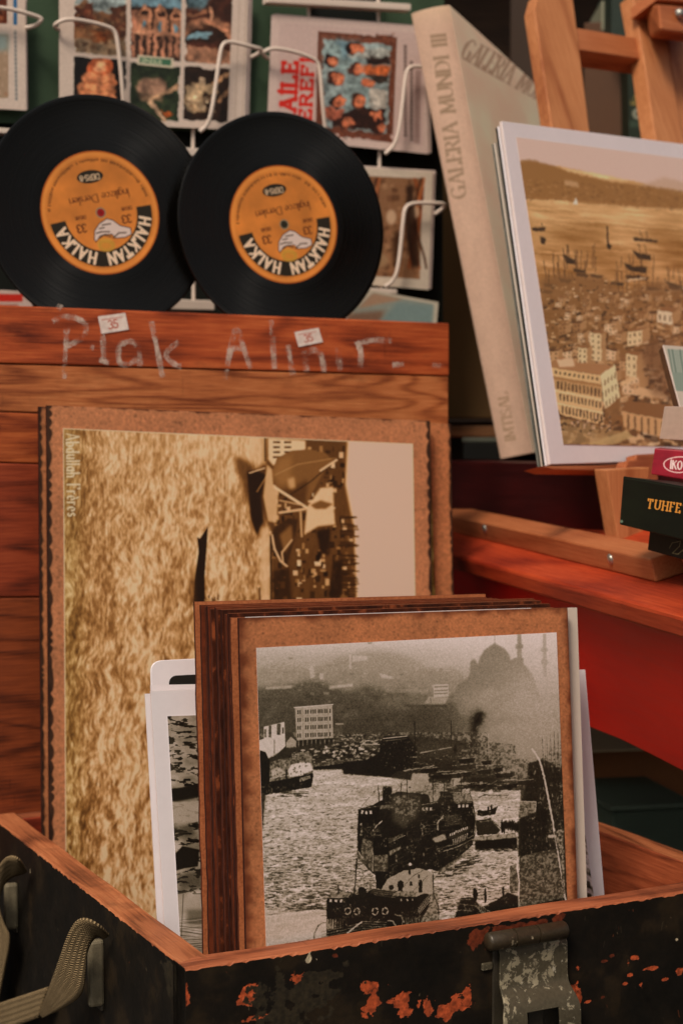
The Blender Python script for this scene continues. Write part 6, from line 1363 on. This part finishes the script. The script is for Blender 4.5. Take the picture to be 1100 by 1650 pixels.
# tray that carries the prints
polypanel('print_tray', MP, [(872, 751), (960, 750), (1110, 741), (1110, 752), (985, 759), (890, 757)], .02, PINEX, easel, .0, 0, .001)
polypanel('tray_lip', MP, [(1025, 732), (1060, 730), (1060, 775), (1002, 782), (1004, 760), (1011, 742), (1024, 741)], .012, PINEX, easel, -.016, 0, .0015)
MLG = frame3((995, 869, 1.465), (1040, 866, 1.48), (976, 758, 1.455))
polypanel('leg_foot', MLG, [(976, 757), (1046, 753), (1036, 857), (1018, 870), (995, 868)], .018, PINE, easel, 0, 0, .001)
# ------------------------------------------------------------------ the big art book
MK = frame3((806, 737, 1.77), (858, 730, 1.765), (664, 22, 1.765))
SPQ = [(662, 22), (724, 8), (858, 730), (806, 740)]
P = Pic(SPQ, 130, 1100, [180, 148, 128]); n1 = fbm(1100, 130, 40, 20, 4, 5)[..., None]; P.a = P.a * (1 + (n1 - .5) * .05); P.a = P.a * (1 + (fbm(1100, 130, 3, 3, 2, 9)[..., None] - .5) * .08)
dirv = (.178, 1.0); P.text('GALERIA MUNDI III', 751, 318, (-.128, -1), 23, (134, 110, 88), .14, .06, True, wide=.92, gap=.25)
P.text('IMTISAL', 830, 708, (-.17, -1), 16, (138, 112, 86), .13, .06, True, gap=.22)
P.rect(660, 0, 740, 30, (196, 168, 138), .5, 8)
LINEN = m_plain('beige_linen', C(180, 150, 126), .75, .2, .06, 30, .2)
book = thing('art_book', 'large beige clothbound art book with grey serif title, standing tilted on the dark red box', 'book', MK)
panel('spine', MK, SPQ, .004, m_img('spine_cloth', P, .75, .2, .3), LINEN, book, 0, 0, 8, .001, lambda u, v: -.006 * (1 - (2 * u - 1) ** 2))
# cover turns away to the right
pa, pb_, pc = MK @ hit(MK, 724, 8), MK @ hit(MK, 858, 730), W(905, 190, 1.96)
z_ = (pa - pb_).normalized(); x_ = (pc - pa); x_ = (x_ - z_ * x_.dot(z_)).normalized(); y_ = z_.cross(x_)
MC = Matrix((x_, y_, z_)).transposed().to_4x4(); MC.translation = pb_
CVQ = [(724, 8), (960, 170), (1090, 728), (858, 730)]
P = Pic([(724, 8), (890, 160), (1000, 729), (858, 730)], 300, 700, [224, 194, 168]); P.a = P.a * (1 + (fbm(700, 300, 60, 60, 4, 15)[..., None] - .5) * .10)
P.text('GALERIA MUNDI', 741, 92, (1, .56), 34, (168, 140, 118), .11, .05, True, wide=.46, gap=.13)
panel('front_cover', MC, [(724, 8), (890, 160), (1000, 729), (858, 730)], .003, m_img('cover_cloth', P, .75, .2, .3), LINEN, book, 0, 0, 6, .0008)
wdt = hit(MC, 960, 300, 0).x
hgt = (pa - pb_).length; ysp = (MC.inverted() @ (MK @ hit(MK, 806, 740))).y; ysp = max(min(ysp, -.02), -.08) if ysp < 0 else min(max(ysp, .02), .08)
s0, s1 = sorted((.0035 if ysp > 0 else -.0035, ysp - (.004 if ysp > 0 else -.004)))
polypanel('page_block', MC, [(742, 40), (882, 176), (985, 716), (866, 718)], .036, m_plain('page_paper', C(190, 166, 138), .8, .2, .1, 60), book, .0036)
# ------------------------------------------------------------------ boxes and books around it
def ybox(name, label, cat, px0, py0, px1, py1, d0, d1, depth, mat, group=None, pic=None, bev=.0015, h=None):
    """box whose front face runs from pixel column px0 (depth d0) to px1 (depth d1), bottom py0, top py1 measured at px0"""
    a = W(px0, py0, d0); b = W(px1, py0, d1); b.z = a.z; x = (b - a).normalized(); y = Vector((-x.y, x.x, 0))
    M = Matrix((x, y, Vector((0, 0, 1)))).transposed().to_4x4(); M.translation = a
    o = box(name, M, (0, 0, 0), ((b - a).length, depth, h or (W(px0, py1, d0).z - a.z)), mat, None, bev)
    tag(o, label, cat, group); return o, M
rb, MR = ybox('lacquer_box', 'dark red box under the big art book, behind the easel foot rail', 'box', 715, 870, 980, 742, 1.82, 1.53, .22, RED_BOX)
ybox('black_book', 'black book lying on the dark red box, left of the art book', 'book', 745, 741, 806, 714, 1.89, 1.83, .12, m_plain('black_cloth', C(16, 15, 12), .6))
ybox('grey_book', 'thin grey book lying on the black book beside the big art book', 'book', 743, 713, 800, 705, 1.90, 1.84, .12, m_plain('grey_cloth', C(74, 74, 64), .6))
for k, (x0, x1, c, nm) in enumerate(((897, 912, (34, 30, 24), 'black'), (914, 924, (112, 108, 96), 'grey'), (927, 938, (30, 24, 18), 'dark brown'), (940, 952, (120, 116, 102), 'pale grey'), (955, 968, (140, 134, 118), 'whitish'), (971, 979, (28, 24, 20), 'black'))):
    ybox('cassette_case', '%s case, %s in the row under the city print on the red box' % (nm, ['first', 'second', 'third', 'fourth', 'fifth', 'last'][k]), 'case', x0, 776, x1, 748, 1.70 - k * .01, 1.70 - k * .01, .1, m_plain('case_' + nm.replace(' ', '_'), C(*c), .4, .4), 'cases on the red box')
# khaki box and shelf behind
ybox('khaki_case', 'large plain khaki case standing behind the art book', 'case', 712, 674, 905, 240, 2.02, 2.00, .1, m_plain('khaki_cloth', C(92, 68, 40), .8, .2, .1, 12, .3))
sh, _ = ybox('wooden_shelf', 'brown wooden shelf board under the khaki case', 'shelf', 640, 704, 1300, 686, 1.98, 2.02, .25, m_wood('shelf_board', C(70, 42, 22), C(118, 80, 50), C(140, 98, 64), 'x', 1, .6, 2.))
# dark cupboard closing the view
cup = thing('bookcase', 'dark brown bookcase in shadow behind the easel and the rack', 'bookcase', yawframe(550, 700, 2.5, 8)); M_ = yawframe(550, 700, 2.5, 8); zb = -W(550, 700, 2.5).z
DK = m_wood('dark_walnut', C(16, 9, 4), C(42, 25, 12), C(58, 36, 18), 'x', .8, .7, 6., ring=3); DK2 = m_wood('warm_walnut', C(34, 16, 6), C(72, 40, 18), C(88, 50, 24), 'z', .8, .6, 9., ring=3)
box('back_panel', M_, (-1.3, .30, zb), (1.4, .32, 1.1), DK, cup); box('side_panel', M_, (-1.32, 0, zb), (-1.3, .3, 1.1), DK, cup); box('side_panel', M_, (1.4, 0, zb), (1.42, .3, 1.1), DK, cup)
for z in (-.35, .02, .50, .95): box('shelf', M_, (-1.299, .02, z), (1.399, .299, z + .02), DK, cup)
ybox('brown_panel_book', 'tall plain brown book seen between the easel posts', 'book', 938, 330, 1006, 40, 2.22, 2.20, .15, m_plain('brown_book_cloth', C(70, 42, 20), .6, .3, .1, 10))
ybox('brown_leaning_book', 'dark brown book at the top, between the art book and the easel leg', 'book', 820, 330, 900, -60, 2.32, 2.30, .1, m_plain('umber_cloth', C(44, 28, 16), .7, .3, .2, 10))
ybox('thin_green_book', 'thin grey-green book left of the gold-lettered one between the easel posts', 'book', 1000, 330, 1013, -40, 2.20, 2.20, .15, m_plain('sage_cloth', C(78, 84, 64), .6))
ybox('pale_book', 'slim pale book at the top edge left of the easel centre post', 'book', 968, 49, 984, 2, 2.20, 2.20, .1, m_plain('pale_cloth', C(120, 118, 98), .6))
Mg = yawframe(1014, 300, 2.16, 4); Q = [(1011, 100), (1052, 100), (1056, 300), (1014, 300)]
P = Pic(Q, 110, 500, [26, 34, 24]); P.rect(1028, 112, 1037, 133, (150, 124, 60), .9, 1); P.text('CANON', 1016, 158, (1, 0), 6.5, (150, 130, 66), .2); P.text('LEGAL', 1016, 168, (1, 0), 6.5, (140, 120, 60), .2); P.ell(1027, 183, 9, 9, (134, 134, 116), .9, .6); P.ell(1027, 183, 4, 4, (40, 46, 34), .9, .6); P.rect(1013, 195, 1040, 205, (48, 62, 48), .8, 1)
P2 = Pic(Q, 110, 500, [26, 34, 24])
gb = panel('gold_lettered_book', Mg, Q, .12, m_img('green_spine', P, .5), m_plain('dark_green_cloth', C(26, 34, 24), .5), None, 0, 0, 2, .001); tag(gb, 'dark green book with gold lettering and a round seal, seen between the easel posts', 'book')
ybox('upper_green_book', 'dark green book above the rail between the easel posts', 'book', 984, 60, 1030, -30, 2.14, 2.14, .12, m_plain('bottle_green', C(34, 44, 36), .5, .3, .3, 12))
# ------------------------------------------------------------------ books stacked at the right edge
def yb3(px0, py0, d0, ang):
    return yawframe(px0, py0, d0, ang)
def front_book(name, label, quad, d, ang, depth, pic, mats, top=None, page=False):
    M = frame3((*quad[3], d), (*quad[2], d - .115), (*quad[0], d))
    o = thing(name, label, 'book', M)
    panel('spine', M, quad, .002, pic, mats, o, 0, 0, 2, .0008)
    a = hit(M, *quad[3]); b = hit(M, *quad[2]); c = hit(M, *quad[0]); e = hit(M, *quad[1]); L = b.x - a.x
    box('lower_cover', M, (a.x, .0022, 0), (b.x, depth, .002), mats, o, .0005)
    box('upper_cover', M, (a.x, .0022, c.z - .002), (b.x, depth, c.z), mats, o, .0005)
    box('page_block', M, (a.x + .004, .0024, a.z + .0022), (b.x - .004, depth - .003, c.z - .0022), m_plain('book_pages', C(150, 120, 90), .8, .2, .3, 90), o, 0)
    return o, M
BLKQ = [(1046, 852), (1200, 875), (1200, 930), (1042, 886)]
P = Pic(BLKQ, 300, 90, [8, 7, 5]); P.line([(1075, 882), (1080, 874), (1094, 871), (1092, 880), (1080, 890), (1090, 892), (1106, 880)], 1.4, (110, 100, 70), .8); P.line([(1098, 888), (1104, 884)], 1.4, (110, 100, 70), .8)
front_book('black_volume', 'black book with thin script flourish, lowest in the right-edge stack', BLKQ, 1.235, -22, .16, m_img('black_spine', P, .5, .15), m_plain('black_cover', C(9, 8, 6), .5, .15))
GQ = [(1003, 767), (1200, 800), (1196, 894), (997, 845)]
P = Pic(GQ, 460, 200, [11, 17, 10]); P.a = P.a * (1 + (fbm(200, 460, 40, 90, 4, 3)[..., None] - .5) * .6); P.poly([(1003, 767), (1200, 800), (1200, 806), (1003, 773)], (8, 11, 7), .8, 1.5)
P.text('TUHFETÜ', 1041, 818, (1, .15), 14.5, (196, 128, 52), .2, .11, 2, gap=.36, wide=.72); P.line([(1003, 770), (1200, 803)], 1, (60, 70, 52), .5)
P.ell(1000, 840, 3, 2.5, (110, 130, 110), .8, .5)
front_book('green_volume', 'dark green book with gold capital letters, in the right-edge stack', GQ, 1.24, -22, .16, m_img('green_volume_spine', P, .45, .2), m_plain('green_cover', C(13, 20, 12), .5, .2))
KQ = [(1054, 722), (1200, 734), (1200, 790), (1048, 764)]
P = Pic(KQ, 380, 150, [134, 18, 36]); P.a = P.a * (1 + (fbm(150, 380, 40, 60, 4, 23)[..., None] - .5) * .25); P.ell(1092, 748, 26, 13.5, (210, 170, 166), 1, 0); P.ell(1092, 748, 24, 11.6, (138, 20, 38), 1, 0)
P.text('İKO', 1077, 754, (1, .1), 13, (220, 190, 184), .22, .16, gap=.2, wide=.66)
KM = yawframe(1048, 764, 1.27, -14); kx = panel('crimson_box', KM, KQ, .07, m_img('crimson_print', P, .45), m_plain('crimson_card', C(120, 16, 32), .5), None, 0, 0, 2, .0008); tag(kx, 'crimson box with white letters in an oval, on top of the dark green book', 'box')
cardm = yawframe(1063, 708, 1.30, -10)
gc = panel('blank_card', cardm, [(1070, 655), (1200, 655), (1200, 716), (1062, 707)], .002, m_plain('grey_beige_card', C(158, 134, 118), .7), PAPER_E, None, 0, 0, 2, .0003); tag(gc, 'blank grey-beige card standing above the crimson box at the right edge', 'card')
sm = frame3((1094, 660, 1.33), (1200, 672, 1.40), (1068, 560, 1.36))
P = Pic([(1068, 556), (1200, 566), (1220, 670), (1096, 658)], 200, 160, [176, 164, 150]); P.poly([(1074, 562), (1200, 572), (1200, 640), (1088, 630)], (120, 132, 120)); 
for i in range(30): x = 1076 + i * 3; P.line([(x, 563), (x + 6, 600)], 1.2, random.choice([(170, 170, 156), (70, 84, 74)]), .7)
ds = thing('small_photo_book', 'small pale green picture book leaning at the right edge before the city print', 'book', sm)
panel('cover', sm, [(1068, 556), (1200, 566), (1220, 670), (1096, 658)], .001, m_img('small_cover', P, .5), CARD_W, ds, 0, 0, 2)
def sb():
    A = [(1068, 557), (1062, 566), (1088, 655), (1095, 657)]
    f = [hit(sm, *p, .0012) for p in ((1068, 556), (1200, 566), (1220, 668), (1096, 657))]; b = [hit(sm, *p, .014) for p in ((1060, 565), (1190, 575), (1206, 666), (1083, 654))]
    link('pages', recalc(mesh('pages', f + b, [(0, 1, 2, 3), (7, 6, 5, 4), (0, 4, 5, 1), (1, 5, 6, 2), (2, 6, 7, 3), (3, 7, 4, 0)])), sm, ds, (m_plain('small_book_pages', C(96, 66, 44), .8, .2, .5, 60),), .0005)
sb()
